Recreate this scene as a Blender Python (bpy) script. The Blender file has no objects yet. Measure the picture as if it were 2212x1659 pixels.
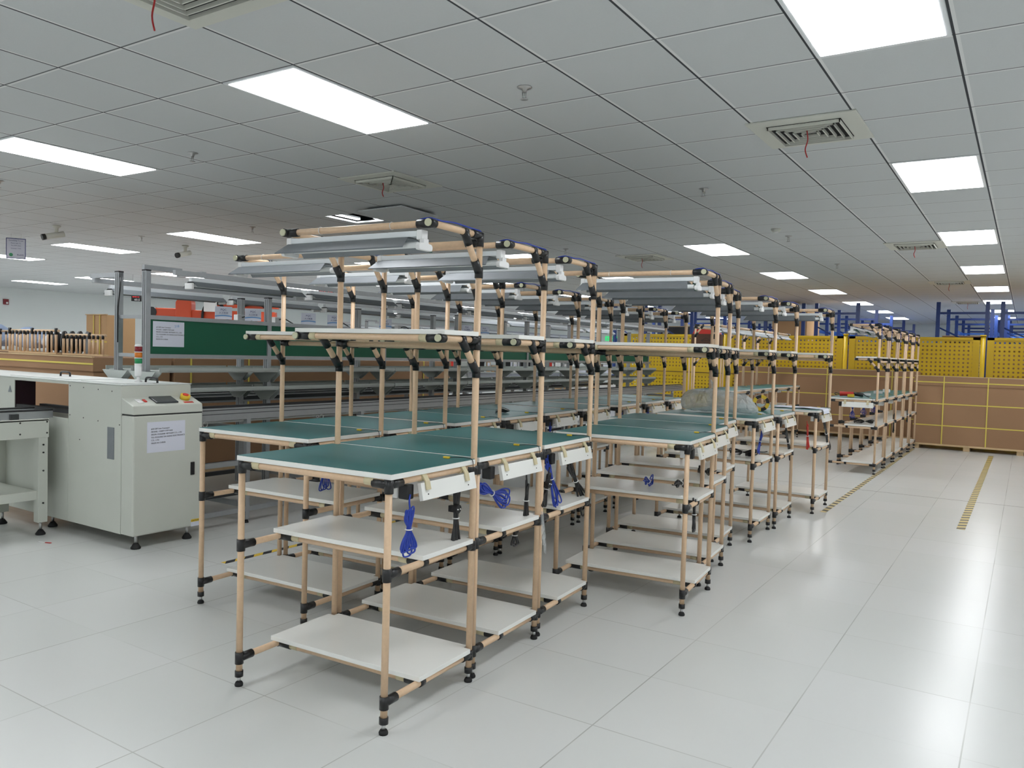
import bpy, bmesh, math, random
from mathutils import Vector, Matrix
random.seed(7)
PI = math.pi
R = math.radians
sc = bpy.context.scene
C = bpy.data.collections.new('scene'); sc.collection.children.link(C)

# ------------------------------------------------------------ camera
FPX = 1719.9
yaw, pit, rol = -0.574, -0.0385, 0.0281
fw = Vector((math.sin(yaw)*math.cos(pit), math.cos(yaw)*math.cos(pit), math.sin(pit)))
r0 = Vector((math.cos(yaw), -math.sin(yaw), 0)); u0 = r0.cross(fw)
rt = r0*math.cos(rol) + u0*math.sin(rol); up = -r0*math.sin(rol) + u0*math.cos(rol)
cam = bpy.data.objects.new('camera', bpy.data.cameras.new('camera')); C.objects.link(cam)
cam.matrix_world = Matrix(((rt.x, up.x, -fw.x, 0), (rt.y, up.y, -fw.y, 0), (rt.z, up.z, -fw.z, 1.5), (0, 0, 0, 1)))
cam.data.sensor_fit = 'HORIZONTAL'; cam.data.sensor_width = 36.0
cam.data.lens = 36.0*FPX/2212.0
cam.data.clip_start = 0.05; cam.data.clip_end = 200
sc.camera = cam

# ------------------------------------------------------------ world, exposure
w = bpy.data.worlds.new('world'); sc.world = w; w.use_nodes = True
w.node_tree.nodes['Background'].inputs[0].default_value = (0.75, 0.8, 0.85, 1)
w.node_tree.nodes['Background'].inputs[1].default_value = 0.3
vs = sc.view_settings
vs.view_transform = 'Standard'; vs.look = 'None'; vs.gamma = 1.0; vs.use_curve_mapping = False
vs.exposure = 0.0
PANEL_STRENGTH = 13.0

# ------------------------------------------------------------ colours and materials
def lin(c):
    def f(v):
        v /= 255.0
        return v/12.92 if v <= 0.04045 else ((v+0.055)/1.055)**2.4
    return (f(c[0]), f(c[1]), f(c[2]), 1)

def mat(name, col, rough=0.5, metal=0.0, spec=0.5, noise=0.0, nscale=20.0, coat=0.0, emit=None, estr=0.0, bump=0.0):
    m = bpy.data.materials.new(name); m.use_nodes = True
    nt = m.node_tree; b = nt.nodes['Principled BSDF']
    b.inputs['Base Color'].default_value = lin(col)
    b.inputs['Roughness'].default_value = rough; b.inputs['Metallic'].default_value = metal
    b.inputs['Specular IOR Level'].default_value = spec
    if coat: b.inputs['Coat Weight'].default_value = coat; b.inputs['Coat Roughness'].default_value = 0.15
    if noise or bump:
        tc = nt.nodes.new('ShaderNodeTexCoord'); n = nt.nodes.new('ShaderNodeTexNoise')
        n.inputs['Scale'].default_value = nscale; n.inputs['Detail'].default_value = 4
        nt.links.new(tc.outputs['Object'], n.inputs['Vector'])
        if noise:
            mr = nt.nodes.new('ShaderNodeMapRange'); mr.inputs[1].default_value = 0.3; mr.inputs[2].default_value = 0.7
            mr.inputs[3].default_value = 1-noise; mr.inputs[4].default_value = 1+noise
            nt.links.new(n.outputs['Fac'], mr.inputs[0])
            mx = nt.nodes.new('ShaderNodeVectorMath'); mx.operation = 'SCALE'
            mx.inputs[0].default_value = lin(col)[:3]
            nt.links.new(mr.outputs[0], mx.inputs['Scale']); nt.links.new(mx.outputs[0], b.inputs['Base Color'])
        if bump:
            bp = nt.nodes.new('ShaderNodeBump'); bp.inputs['Strength'].default_value = bump; bp.inputs['Distance'].default_value = 0.01
            nt.links.new(n.outputs['Fac'], bp.inputs['Height']); nt.links.new(bp.outputs[0], b.inputs['Normal'])
    if emit:
        b.inputs['Emission Color'].default_value = lin(emit); b.inputs['Emission Strength'].default_value = estr
    return m

class G:
    """tiny node graph helper"""
    def __init__(s, name, rough=0.5, spec=0.5):
        s.m = bpy.data.materials.new(name); s.m.use_nodes = True; s.nt = s.m.node_tree
        s.b = s.nt.nodes['Principled BSDF']; s.b.inputs['Roughness'].default_value = rough
        s.b.inputs['Specular IOR Level'].default_value = spec
        s.tc = s.nt.nodes.new('ShaderNodeTexCoord')
        sp = s.nt.nodes.new('ShaderNodeSeparateXYZ'); s.nt.links.new(s.tc.outputs['Object'], sp.inputs[0])
        s.x, s.y, s.z = sp.outputs
    def m_(s, op, a, b=None, c=None):
        n = s.nt.nodes.new('ShaderNodeMath'); n.operation = op
        for i, v in enumerate((a, b, c)):
            if v is None: continue
            if isinstance(v, (int, float)): n.inputs[i].default_value = v
            else: s.nt.links.new(v, n.inputs[i])
        return n.outputs[0]
    def noise(s, scale, detail=3, vec=None):
        n = s.nt.nodes.new('ShaderNodeTexNoise'); n.inputs['Scale'].default_value = scale; n.inputs['Detail'].default_value = detail
        s.nt.links.new(vec if vec is not None else s.tc.outputs['Object'], n.inputs['Vector']); return n.outputs['Fac']
    def mix(s, f, a, b):
        n = s.nt.nodes.new('ShaderNodeMix'); n.data_type = 'RGBA'
        for k, v in ((0, f), (6, a), (7, b)):
            if isinstance(v, (int, float)): n.inputs[k].default_value = v
            elif isinstance(v, tuple): n.inputs[k].default_value = v
            else: s.nt.links.new(v, n.inputs[k])
        return n.outputs[2]
    def gap(s, coord, off, pitch, half):
        """1 inside a seam of half width around off + k*pitch"""
        a = s.m_('SUBTRACT', coord, off); a = s.m_('DIVIDE', a, pitch); a = s.m_('FRACT', a)
        a = s.m_('SUBTRACT', a, 0.5); a = s.m_('ABSOLUTE', a); a = s.m_('SUBTRACT', 0.5, a); a = s.m_('MULTIPLY', a, pitch)
        return s.m_('LESS_THAN', a, half)
    def link(s, a, inp): s.nt.links.new(a, s.b.inputs[inp]); return s.m

M = {}
M['pipe'] = mat('pipe_coating', (222, 190, 156), 0.34, noise=0.04, nscale=60)
M['black'] = mat('black_joint_plastic', (26, 26, 28), 0.33)
M['cream'] = mat('cream_plastic', (208, 196, 160), 0.5)
M['cap'] = mat('cream_cap', (200, 200, 170), 0.5)
M['board'] = mat('white_laminate', (238, 238, 234), 0.22, noise=0.015, nscale=3)
M['steel'] = mat('zinc_steel', (190, 190, 190), 0.3, metal=1.0)
M['rubber'] = mat('black_rubber', (22, 22, 24), 0.7)
M['reflector'] = mat('galvanised_reflector', (128, 133, 138), 0.5, metal=0.25, noise=0.05, nscale=15)
M['lampwhite'] = mat('white_enamel', (226, 230, 233), 0.3)
M['tube'] = mat('unlit_tube_glass', (235, 238, 238), 0.15)
M['greenend'] = mat('dark_green_plastic', (30, 72, 60), 0.4)
M['blue'] = mat('blue_cable_pvc', (30, 60, 165), 0.4)
M['red'] = mat('red_pvc', (205, 55, 45), 0.45)
M['yellow'] = mat('yellow_plastic', (225, 190, 50), 0.45)
M['alu'] = mat('anodised_aluminium', (168, 171, 174), 0.38, metal=0.55, noise=0.03)
M['aludark'] = mat('aluminium_groove', (62, 64, 66), 0.5, metal=0.3)
M['machine'] = mat('machine_enamel', (203, 206, 197), 0.42, noise=0.012, nscale=4)
M['machinelight'] = mat('machine_lid_enamel', (214, 218, 216), 0.35)
M['paper'] = mat('white_paper', (222, 225, 238), 0.8)
M['ink'] = mat('black_ink', (45, 48, 58), 0.8)
M['inkblue'] = mat('blue_ink', (60, 70, 130), 0.8)
M['screen'] = mat('dark_screen', (62, 66, 70), 0.25)
M['darkred'] = mat('dark_maroon_panel', (48, 26, 34), 0.4)
M['belt'] = mat('black_belt', (34, 34, 36), 0.6)
M['tray'] = mat('pale_grey_steel_tray', (178, 184, 180), 0.45)
M['greenboard'] = mat('green_board', (12, 92, 66), 0.6, noise=0.06, nscale=1.4)
M['wallboard'] = mat('wall_paint', (230, 235, 234), 0.75)
M['wood'] = mat('pale_pine', (205, 178, 138), 0.7, noise=0.06, nscale=12)
M['strap'] = mat('yellow_strap', (226, 208, 96), 0.45)
M['rackblue'] = mat('rack_blue', (34, 62, 128), 0.4)
M['beamblue'] = mat('beam_blue', (44, 110, 205), 0.4)
M['orange'] = mat('robot_orange', (205, 78, 42), 0.4)
M['white'] = mat('white_plastic', (232, 232, 232), 0.35)
M['tile'] = mat('loose_tile', (208, 211, 212), 0.85)
M['dark'] = mat('dark_void', (12, 12, 14), 0.9)  # near-black, paints the gloom inside the plenum and vent ducts
M['ventwhite'] = mat('vent_plastic', (214, 215, 206), 0.5)
M['brown'] = mat('brown_carton_print', (92, 62, 48), 0.7)
M['bluecloth'] = mat('pale_blue_cloth', (170, 190, 222), 0.8, noise=0.12, nscale=6, bump=0.6)
M['whitebag'] = mat('white_plastic_bag', (222, 226, 234), 0.35, noise=0.08, nscale=9, bump=0.7)
M['teal'] = mat('teal_cover', (60, 110, 160), 0.5)
M['red_glow'] = mat('red_led', (255, 40, 40), 0.5, emit=(255, 40, 50), estr=1.6)
M['exit_glow'] = mat('exit_green', (40, 190, 110), 0.5, emit=(60, 220, 130), estr=0.8)
M['amber'] = mat('amber_lens', (214, 120, 30), 0.25)
M['redlens'] = mat('red_lens', (130, 22, 34), 0.25)
M['greenlens'] = mat('green_lens', (22, 140, 84), 0.25)
M['ribbon'] = mat('red_ribbon', (176, 38, 40), 0.7)
M['tan_panel'] = mat('tan_board', (206, 176, 140), 0.6)
M['stripblue'] = mat('sky_blue_print', (120, 165, 215), 0.7)

# lamp panel
m = bpy.data.materials.new('lit_diffuser'); m.use_nodes = True; nt = m.node_tree; nt.nodes.clear()
o_ = nt.nodes.new('ShaderNodeOutputMaterial'); e_ = nt.nodes.new('ShaderNodeEmission')
e_.inputs[0].default_value = (0.965, 0.985, 1.0, 1); e_.inputs[1].default_value = PANEL_STRENGTH
nt.links.new(e_.outputs[0], o_.inputs[0]); M['lit'] = m

# green antistatic mat
g = G('green_mat', 0.42)
f = g.noise(2.2, 5); f = g.m_('SUBTRACT', f, 0.35); f = g.m_('MULTIPLY', f, 0.7)
v = g.noise(9.0, 6); v = g.m_('GREATER_THAN', v, 0.70); v = g.m_('MULTIPLY', v, 0.14); f = g.m_('ADD', f, v)
M['mat'] = g.link(g.mix(f, lin((27, 102, 102)), lin((56, 126, 126))), 'Base Color')

# floor tiles
g = G('floor_tiles', 0.2, 0.5)
sx = g.gap(g.x, -0.15, 0.635, 0.0028); sy = g.gap(g.y, 2.27, 0.60, 0.0026)
fade = g.noise(1.1, 2); fade = g.m_('SUBTRACT', fade, 0.42); fade = g.m_('MULTIPLY', fade, 5.0); 
fy = g.noise(0.9, 2); fy = g.m_('SUBTRACT', fy, 0.44); fy = g.m_('MULTIPLY', fy, 5.0)
for a in (0,):
    pass
def clamp(g, v):
    n = g.nt.nodes.new('ShaderNodeClamp'); g.nt.links.new(v, n.inputs[0]); return n.outputs[0]
sx = g.m_('MULTIPLY', sx, g.m_('ADD', 0.35, g.m_('MULTIPLY', clamp(g, fade), 0.5)))
sy = g.m_('MULTIPLY', sy, g.m_('ADD', 0.08, g.m_('MULTIPLY', clamp(g, fy), 0.6)))
jt = g.m_('ABSOLUTE', g.m_('SUBTRACT', g.y, 10.15)); jt = g.m_('LESS_THAN', jt, 0.008)
seam = g.m_('MAXIMUM', g.m_('MAXIMUM', sx, sy), g.m_('MULTIPLY', jt, 1.5))
cell = g.nt.nodes.new('ShaderNodeTexWhiteNoise')
cx = g.m_('FLOOR', g.m_('DIVIDE', g.m_('ADD', g.x, 0.15), 0.635)); cy = g.m_('FLOOR', g.m_('DIVIDE', g.m_('SUBTRACT', g.y, 2.27), 0.60))
cmb = g.nt.nodes.new('ShaderNodeCombineXYZ'); g.nt.links.new(cx, cmb.inputs[0]); g.nt.links.new(cy, cmb.inputs[1])
g.nt.links.new(cmb.outputs[0], cell.inputs['Vector'])
base = g.mix(cell.outputs['Value'], lin((215, 217, 215)), lin((219, 220, 219)))
blot = g.noise(0.8, 5); base = g.mix(g.m_('MULTIPLY', blot, 0.35), base, lin((204, 206, 201)))
col = g.mix(g.m_('MULTIPLY', seam, 0.6), base, lin((120, 118, 108)))
rg = g.noise(3.0, 3); rg = g.m_('ADD', 0.20, g.m_('MULTIPLY', rg, 0.18)); g.b.inputs['Roughness'].default_value = 0.24
M['floor'] = g.link(col, 'Base Color')

# ceiling tiles: 0.6 m grid lined up with the lay-in lamps
GX, GY = -3.948, 2.948
g = G('ceiling_tiles', 0.85, 0.2)
a1 = g.gap(g.x, GX, 0.6, 0.006); b1 = g.gap(g.y, GY, 0.6, 0.005)
a2 = g.gap(g.x, GX+0.013, 0.6, 0.009); b2 = g.gap(g.y, GY+0.012, 0.6, 0.008)
n = g.noise(90, 4); base = g.mix(g.m_('MULTIPLY', n, 0.5), lin((213, 216, 217)), lin((202, 205, 206)))
wn = g.nt.nodes.new('ShaderNodeTexWhiteNoise')
cx = g.m_('FLOOR', g.m_('DIVIDE', g.m_('SUBTRACT', g.x, GX), 0.6)); cy = g.m_('FLOOR', g.m_('DIVIDE', g.m_('SUBTRACT', g.y, GY), 0.6))
cmb = g.nt.nodes.new('ShaderNodeCombineXYZ'); g.nt.links.new(cx, cmb.inputs[0]); g.nt.links.new(cy, cmb.inputs[1])
g.nt.links.new(cmb.outputs[0], wn.inputs['Vector'])
base = g.mix(g.m_('MULTIPLY', wn.outputs['Value'], 0.3), base, lin((208, 211, 212)))
base = g.mix(g.m_('MAXIMUM', a2, b2), base, lin((232, 233, 233)))
base = g.mix(g.m_('MAXIMUM', a1, g.m_('MULTIPLY', b1, 0.85)), base, lin((70, 72, 76)))
M['ceiling'] = g.link(base, 'Base Color')

# perforated yellow sheet: round-ish holes cut through by the material
g = G('perforated_yellow_sheet', 0.4)
hx = g.m_('ABSOLUTE', g.m_('SUBTRACT', g.m_('FRACT', g.m_('DIVIDE', g.x, 0.08)), 0.5))
hz = g.m_('ABSOLUTE', g.m_('SUBTRACT', g.m_('FRACT', g.m_('DIVIDE', g.z, 0.08)), 0.5))
hole = g.m_('MULTIPLY', g.m_('LESS_THAN', hx, 0.2), g.m_('LESS_THAN', hz, 0.2))
g.b.inputs['Base Color'].default_value = lin((218, 184, 24))
tr = g.nt.nodes.new('ShaderNodeBsdfTransparent'); mx = g.nt.nodes.new('ShaderNodeMixShader')
g.nt.links.new(hole, mx.inputs[0]); g.nt.links.new(g.b.outputs[0], mx.inputs[1]); g.nt.links.new(tr.outputs[0], mx.inputs[2])
g.nt.links.new(mx.outputs[0], g.nt.nodes['Material Output'].inputs[0]); M['perf'] = g.m
M['fenceyellow'] = mat('fence_frame_yellow', (212, 178, 26), 0.4)

# cardboard
g = G('cardboard', 0.85, 0.2)
n = g.noise(1.3, 4); M['card'] = g.link(g.mix(n, lin((154, 120, 92)), lin((168, 134, 104))), 'Base Color')
g = G('light_cardboard', 0.8, 0.2)
n = g.noise(2.3, 4); M['card2'] = g.link(g.mix(n, lin((196, 160, 120)), lin((206, 172, 130))), 'Base Color')

# striped floor tapes
def stripe(name, ca, cb, period, slant, duty=0.5):
    g = G(name, 0.45)
    a = g.m_('ADD', g.y, g.m_('MULTIPLY', g.x, slant)); a = g.m_('FRACT', g.m_('DIVIDE', a, period)); a = g.m_('LESS_THAN', a, duty)
    return g.link(g.mix(a, lin(ca), lin(cb)), 'Base Color')
M['tape_a'] = stripe('pale_striped_tape', (222, 202, 150), (84, 78, 64), 0.165, 0.3, 0.5)
M['tape_b'] = stripe('worn_striped_tape', (214, 190, 112), (84, 76, 56), 0.155, -0.6, 0.5)
M['tape_c'] = stripe('hazard_tape', (232, 196, 74), (44, 46, 52), 0.16, 1.0, 0.5)

# clear film / plastic bag
def film(name, col, tr_w, rough=0.2):
    m = bpy.data.materials.new(name); m.use_nodes = True; nt = m.node_tree; b = nt.nodes['Principled BSDF']
    b.inputs['Base Color'].default_value = lin(col); b.inputs['Roughness'].default_value = rough
    tc = nt.nodes.new('ShaderNodeTexCoord'); n = nt.nodes.new('ShaderNodeTexNoise'); n.inputs['Scale'].default_value = 9; n.inputs['Detail'].default_value = 5
    n.inputs['Distortion'].default_value = 1.2
    nt.links.new(tc.outputs['Object'], n.inputs['Vector'])
    bp = nt.nodes.new('ShaderNodeBump'); bp.inputs['Strength'].default_value = 1.0; bp.inputs['Distance'].default_value = 0.05
    nt.links.new(n.outputs['Fac'], bp.inputs['Height']); nt.links.new(bp.outputs[0], b.inputs['Normal'])
    t = nt.nodes.new('ShaderNodeBsdfTransparent'); t.inputs[0].default_value = (0.93, 0.95, 0.95, 1)
    mx = nt.nodes.new('ShaderNodeMixShader'); mx.inputs[0].default_value = tr_w
    nt.links.new(b.outputs[0], mx.inputs[1]); nt.links.new(t.outputs[0], mx.inputs[2])
    nt.links.new(mx.outputs[0], nt.nodes['Material Output'].inputs[0]); return m
M['film'] = film('clear_plastic_film', (222, 228, 228), 0.52)
M['thinfilm'] = film('thin_clear_film', (225, 228, 228), 0.62, 0.15)

# ------------------------------------------------------------ mesh builder
class MB:
    def __init__(s): s.v = []; s.f = []; s.sm = []
    def quad(s, *p, smooth=False):
        i = len(s.v); s.v += [tuple(q) for q in p]; s.f.append(tuple(range(i, i+len(p)))); s.sm.append(smooth)
    def box(s, x0, x1, y0, y1, z0, z1, mtx=None):
        P = [(x0,y0,z0),(x1,y0,z0),(x1,y1,z0),(x0,y1,z0),(x0,y0,z1),(x1,y0,z1),(x1,y1,z1),(x0,y1,z1)]
        if mtx is not None: P = [tuple(mtx @ Vector(p)) for p in P]
        i = len(s.v); s.v += P
        for q in ((0,3,2,1),(4,5,6,7),(0,1,5,4),(1,2,6,5),(2,3,7,6),(3,0,4,7)):
            s.f.append(tuple(i+k for k in q)); s.sm.append(False)
        return s
    def cyl(s, a, b, r, n=12, r2=None, caps=True):
        a = Vector(a); b = Vector(b); d = (b-a).normalized()
        t = Vector((0,0,1)) if abs(d.z) < 0.9 else Vector((1,0,0))
        u = d.cross(t).normalized(); w_ = d.cross(u); r2 = r if r2 is None else r2
        i = len(s.v)
        for k in range(n):
            c, q = math.cos(2*PI*k/n), math.sin(2*PI*k/n)
            s.v.append(tuple(a+(u*c+w_*q)*r))
        for k in range(n):
            c, q = math.cos(2*PI*k/n), math.sin(2*PI*k/n)
            s.v.append(tuple(b+(u*c+w_*q)*r2))
        for k in range(n):
            l = (k+1) % n; s.f.append((i+k, i+n+k, i+n+l, i+l)); s.sm.append(True)
        if caps:
            s.f.append(tuple(i+k for k in range(n))); s.sm.append(False)
            s.f.append(tuple(i+n+k for k in reversed(range(n)))); s.sm.append(False)
        return s
    def tube(s, pts, r, n=7, closed=False):
        P = [Vector(p) for p in pts]; m_ = len(P); i0 = len(s.v)
        prev = None
        for k in range(m_):
            if closed: d = (P[(k+1) % m_]-P[k-1])
            else: d = P[min(k+1, m_-1)]-P[max(k-1, 0)]
            d = d.normalized() if d.length > 1e-9 else Vector((0,0,1))
            if prev is None:
                t = Vector((0,0,1)) if abs(d.z) < 0.9 else Vector((1,0,0)); u = d.cross(t).normalized()
            else:
                u = (prev-d*prev.dot(d)); u = u.normalized() if u.length > 1e-6 else d.orthogonal().normalized()
            prev = u; w_ = d.cross(u)
            for j in range(n):
                s.v.append(tuple(P[k]+(u*math.cos(2*PI*j/n)+w_*math.sin(2*PI*j/n))*r))
        for k in range(m_ if closed else m_-1):
            a_ = i0+k*n; b_ = i0+((k+1) % m_)*n
            for j in range(n):
                l = (j+1) % n; s.f.append((a_+j, a_+l, b_+l, b_+j)); s.sm.append(True)
        if not closed:
            s.f.append(tuple(i0+j for j in reversed(range(n)))); s.sm.append(False)
            s.f.append(tuple(i0+(m_-1)*n+j for j in range(n))); s.sm.append(False)
        return s
    def lathe(s, prof, c=(0,0,0), n=20):
        i = len(s.v); c = Vector(c)
        for (r, z) in prof:
            for k in range(n): s.v.append((c.x+r*math.cos(2*PI*k/n), c.y+r*math.sin(2*PI*k/n), c.z+z))
        for a_ in range(len(prof)-1):
            for k in range(n):
                l = (k+1) % n; s.f.append((i+a_*n+k, i+a_*n+l, i+(a_+1)*n+l, i+(a_+1)*n+k)); s.sm.append(True)
        s.f.append(tuple(i+k for k in reversed(range(n)))); s.sm.append(False)
        s.f.append(tuple(i+(len(prof)-1)*n+k for k in range(n))); s.sm.append(False)
        return s
    def prism(s, poly, lo, hi, axis='z'):
        def P(p, h):
            if axis == 'z': return (p[0], p[1], h)
            if axis == 'y': return (p[0], h, p[1])
            return (h, p[0], p[1])
        n = len(poly); i = len(s.v); s.v += [P(p, lo) for p in poly]+[P(p, hi) for p in poly]
        s.f.append(tuple(i+k for k in reversed(range(n)))); s.sm.append(False)
        s.f.append(tuple(i+n+k for k in range(n))); s.sm.append(False)
        for k in range(n):
            l = (k+1) % n; s.f.append((i+k, i+l, i+n+l, i+n+k)); s.sm.append(False)
        return s
    def ring(s, c, ax, r, t, n=18, m_=6):
        ax = Vector(ax).normalized(); u = ax.orthogonal().normalized(); w_ = ax.cross(u); c = Vector(c)
        s.tube([c+(u*math.cos(2*PI*k/n)+w_*math.sin(2*PI*k/n))*r for k in range(n)], t, m_, closed=True); return s
    def build(s, name, m, parent=None, bevel=0, fix=True):
        me = bpy.data.meshes.new(name); me.from_pydata(s.v, [], s.f)
        me.polygons.foreach_set('use_smooth', s.sm); me.update()
        if fix:
            b = bmesh.new(); b.from_mesh(me); bmesh.ops.recalc_face_normals(b, faces=b.faces); b.to_mesh(me); b.free()
        me.materials.append(m if not isinstance(m, str) else M[m])
        o = bpy.data.objects.new(name, me); C.objects.link(o)
        if parent is not None: o.parent = parent
        if bevel:
            bv = o.modifiers.new('bevel', 'BEVEL'); bv.width = bevel; bv.segments = 2; bv.limit_method = 'ANGLE'
        return o

def box(name, m, x0, x1, y0, y1, z0, z1, parent=None, bevel=0):
    return MB().box(x0, x1, y0, y1, z0, z1).build(name, m, parent, bevel)
def tag(o, label, cat, group=None):
    o['label'] = label; o['category'] = cat
    if group: o['group'] = group
    return o
def thing(name, label, cat, loc=(0,0,0), rz=0.0, group=None):
    o = bpy.data.objects.new(name, None); C.objects.link(o); o.location = loc; o.rotation_euler = (0,0,rz)
    o.empty_display_size = 0.1
    return tag(o, label, cat, group)
def struct(o): o['kind'] = 'structure'; return o
KIDS = {}
def copy_tree(o, parent=None):
    c = o.copy(); C.objects.link(c)
    if parent is not None: c.parent = parent
    for ch in o.children: copy_tree(ch, c)
    return c
def spline(pts, k=6):
    P = [Vector(p) for p in pts]; out = []
    for i in range(len(P)-1):
        a = P[max(i-1, 0)]; b = P[i]; c = P[i+1]; d = P[min(i+2, len(P)-1)]
        for j in range(k):
            t = j/k
            out.append(0.5*((2*b)+(c-a)*t+(2*a-5*b+4*c-d)*t*t+(3*b-3*c+d-a)*t**3))
    out.append(P[-1]); return out
def text_mesh(name, txt, size, m, parent, mtx, ext=0.0004, align='LEFT', spacing=1.0):
    cu = bpy.data.curves.new(name, 'FONT'); cu.body = txt; cu.size = size; cu.extrude = ext; cu.align_x = align
    cu.space_line = spacing; cu.resolution_u = 2
    t = bpy.data.objects.new(name, cu); C.objects.link(t)
    dg = bpy.context.evaluated_depsgraph_get(); me = bpy.data.meshes.new_from_object(t.evaluated_get(dg))
    bpy.data.objects.remove(t); bpy.data.curves.remove(cu)
    me.transform(mtx); me.materials.clear(); me.materials.append(M[m])
    o = bpy.data.objects.new(name, me); C.objects.link(o); o.parent = parent
    return o
def frame_x(x, y, z, ang=0.0):
    """text plane facing +X: reading direction +Y, up +Z"""
    return Matrix.Translation((x, y, z)) @ Matrix(((0,0,1,0),(1,0,0,0),(0,1,0,0),(0,0,0,1))) @ Matrix.Rotation(ang, 4, 'Z')
def frame_my(x, y, z):
    """text plane facing -Y: reading +X, up +Z"""
    return Matrix.Translation((x, y, z)) @ Matrix.Rotation(PI/2, 4, 'X')

ORD = ['first','second','third','fourth','fifth','sixth','seventh','eighth','ninth','tenth','eleventh','twelfth','thirteenth','fourteenth']

# ------------------------------------------------------------ room shell
X0, X1, Y0, Y1, ZC = -25.0, 7.0, -6.0, 33.0, 3.0
fl = MB(); fl.box(X0-0.3, X1+0.3, Y0-0.3, Y1+0.3, -0.12, 0.0); struct(fl.build('floor', 'floor'))
# ceiling with one open cell (missing tile)
hx0, hx1, hy0, hy1 = GX-4.75*0.6, GX-4.02*0.6, GY+5.9*0.6, GY+6.75*0.6
cl = MB()
for (a, b, c_, d) in ((X0-0.3, hx0, Y0-0.3, Y1+0.3), (hx1, X1+0.3, Y0-0.3, Y1+0.3), (hx0, hx1, Y0-0.3, hy0), (hx0, hx1, hy1, Y1+0.3)):
    cl.box(a, b, c_, d, ZC, ZC+0.02)
struct(cl.build('ceiling', 'ceiling'))
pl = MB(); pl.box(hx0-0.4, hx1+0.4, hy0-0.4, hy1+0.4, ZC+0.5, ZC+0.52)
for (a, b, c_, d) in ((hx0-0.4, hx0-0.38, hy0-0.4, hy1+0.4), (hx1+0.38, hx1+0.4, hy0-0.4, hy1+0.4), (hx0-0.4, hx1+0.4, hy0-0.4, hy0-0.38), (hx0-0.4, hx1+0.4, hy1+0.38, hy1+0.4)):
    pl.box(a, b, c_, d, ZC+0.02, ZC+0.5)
struct(pl.build('dark_plenum_1', 'dark'))  # plenum box over the open cell, its darkness put into the colour
struct(box('wall_left', 'wallboard', X0-0.3, X0, Y0-0.3, Y1+0.3, 0, ZC))
struct(box('wall_back', 'wallboard', X0, X1, Y1, Y1+0.3, 0, ZC))
struct(box('wall_right', 'wallboard', X1, X1+0.3, Y0-0.3, Y1+0.3, 0, ZC))
struct(box('wall_front', 'wallboard', X0, X1, Y0-0.3, Y0, 0, ZC))

# ------------------------------------------------------------ lay-in ceiling lamps
def make_lamp():
    t = thing('ceiling_light', 'lamp', 'ceiling light', (0,0,ZC))
    f_ = MB()
    for (a, b, c_, d) in ((0.008,0.03,0.008,1.192),(0.57,0.592,0.008,1.192),(0.03,0.57,0.008,0.03),(0.03,0.57,1.17,1.192)):
        f_.box(a, b, c_, d, -0.006, 0.0)
    f_.build('frame', 'lampwhite', t)
    box('diffuser', 'lit', 0.03, 0.57, 0.03, 1.17, -0.008, -0.001, t)
    return t
lamp0 = make_lamp(); used = False
colname = {5: 'aisle row on the right', 0: 'row above the middle workbenches', -5: 'row left of the open ceiling cell',
           -10: 'row above the conveyor', -15: 'row left of the conveyor', -20: 'far left row', -25: 'row before the left wall',
           -30: 'second row from the left wall', -35: 'row along the left wall', 10: 'row right of the aisle', 15: 'row along the right wall'}
for i in sorted(colname):
    k = 0
    for j in range(-12, 48, 6):
        x = GX+i*0.6; y = GY+j*0.6
        if x < X0+0.1 or x+0.6 > X1 or y < Y0+0.1 or y+1.2 > Y1: continue
        if (i, j) == (0, 6) or (i, j) == (-5, 6): continue
        vis = (j >= 0)
        if vis: k += 1; lb = 'lit ceiling panel, %s from the camera, %s' % (ORD[k-1], colname[i])
        else: lb = 'lit ceiling panel %s behind the camera, %s' % ('just' if j == -6 else 'farther', colname[i])
        o = lamp0 if not used else copy_tree(lamp0)
        used = True
        o.location = (x, y, ZC); tag(o, lb, 'ceiling light', 'rectangular ceiling light panels')
# the one hanging crooked beside the open cell
t = thing('ceiling_light', 'crooked lit panel tilted beside the dark open ceiling cell', 'ceiling light', (hx1+0.02, hy0+0.55, ZC+0.10), 0.25, 'rectangular ceiling light panels')
t.rotation_euler = (0.0, R(4), 0.25)
box('housing', 'lampwhite', -0.24, 0.0, -0.15, 0.2, -0.06, -0.02, t); box('diffuser', 'lit', -0.22, -0.02, -0.12, 0.17, -0.066, -0.06, t)
t = thing('ceiling_light', 'thin lit strip lamp at the left edge of the open ceiling cell', 'ceiling light', (hx0+0.03, hy0+0.02, ZC+0.04), 0.0, 'rectangular ceiling light panels')
box('diffuser', 'lit', 0.0, 0.06, 0.0, 0.46, -0.01, 0.0, t); box('housing', 'lampwhite', 0.0, 0.06, 0.0, 0.46, 0.0, 0.02, t)

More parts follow.
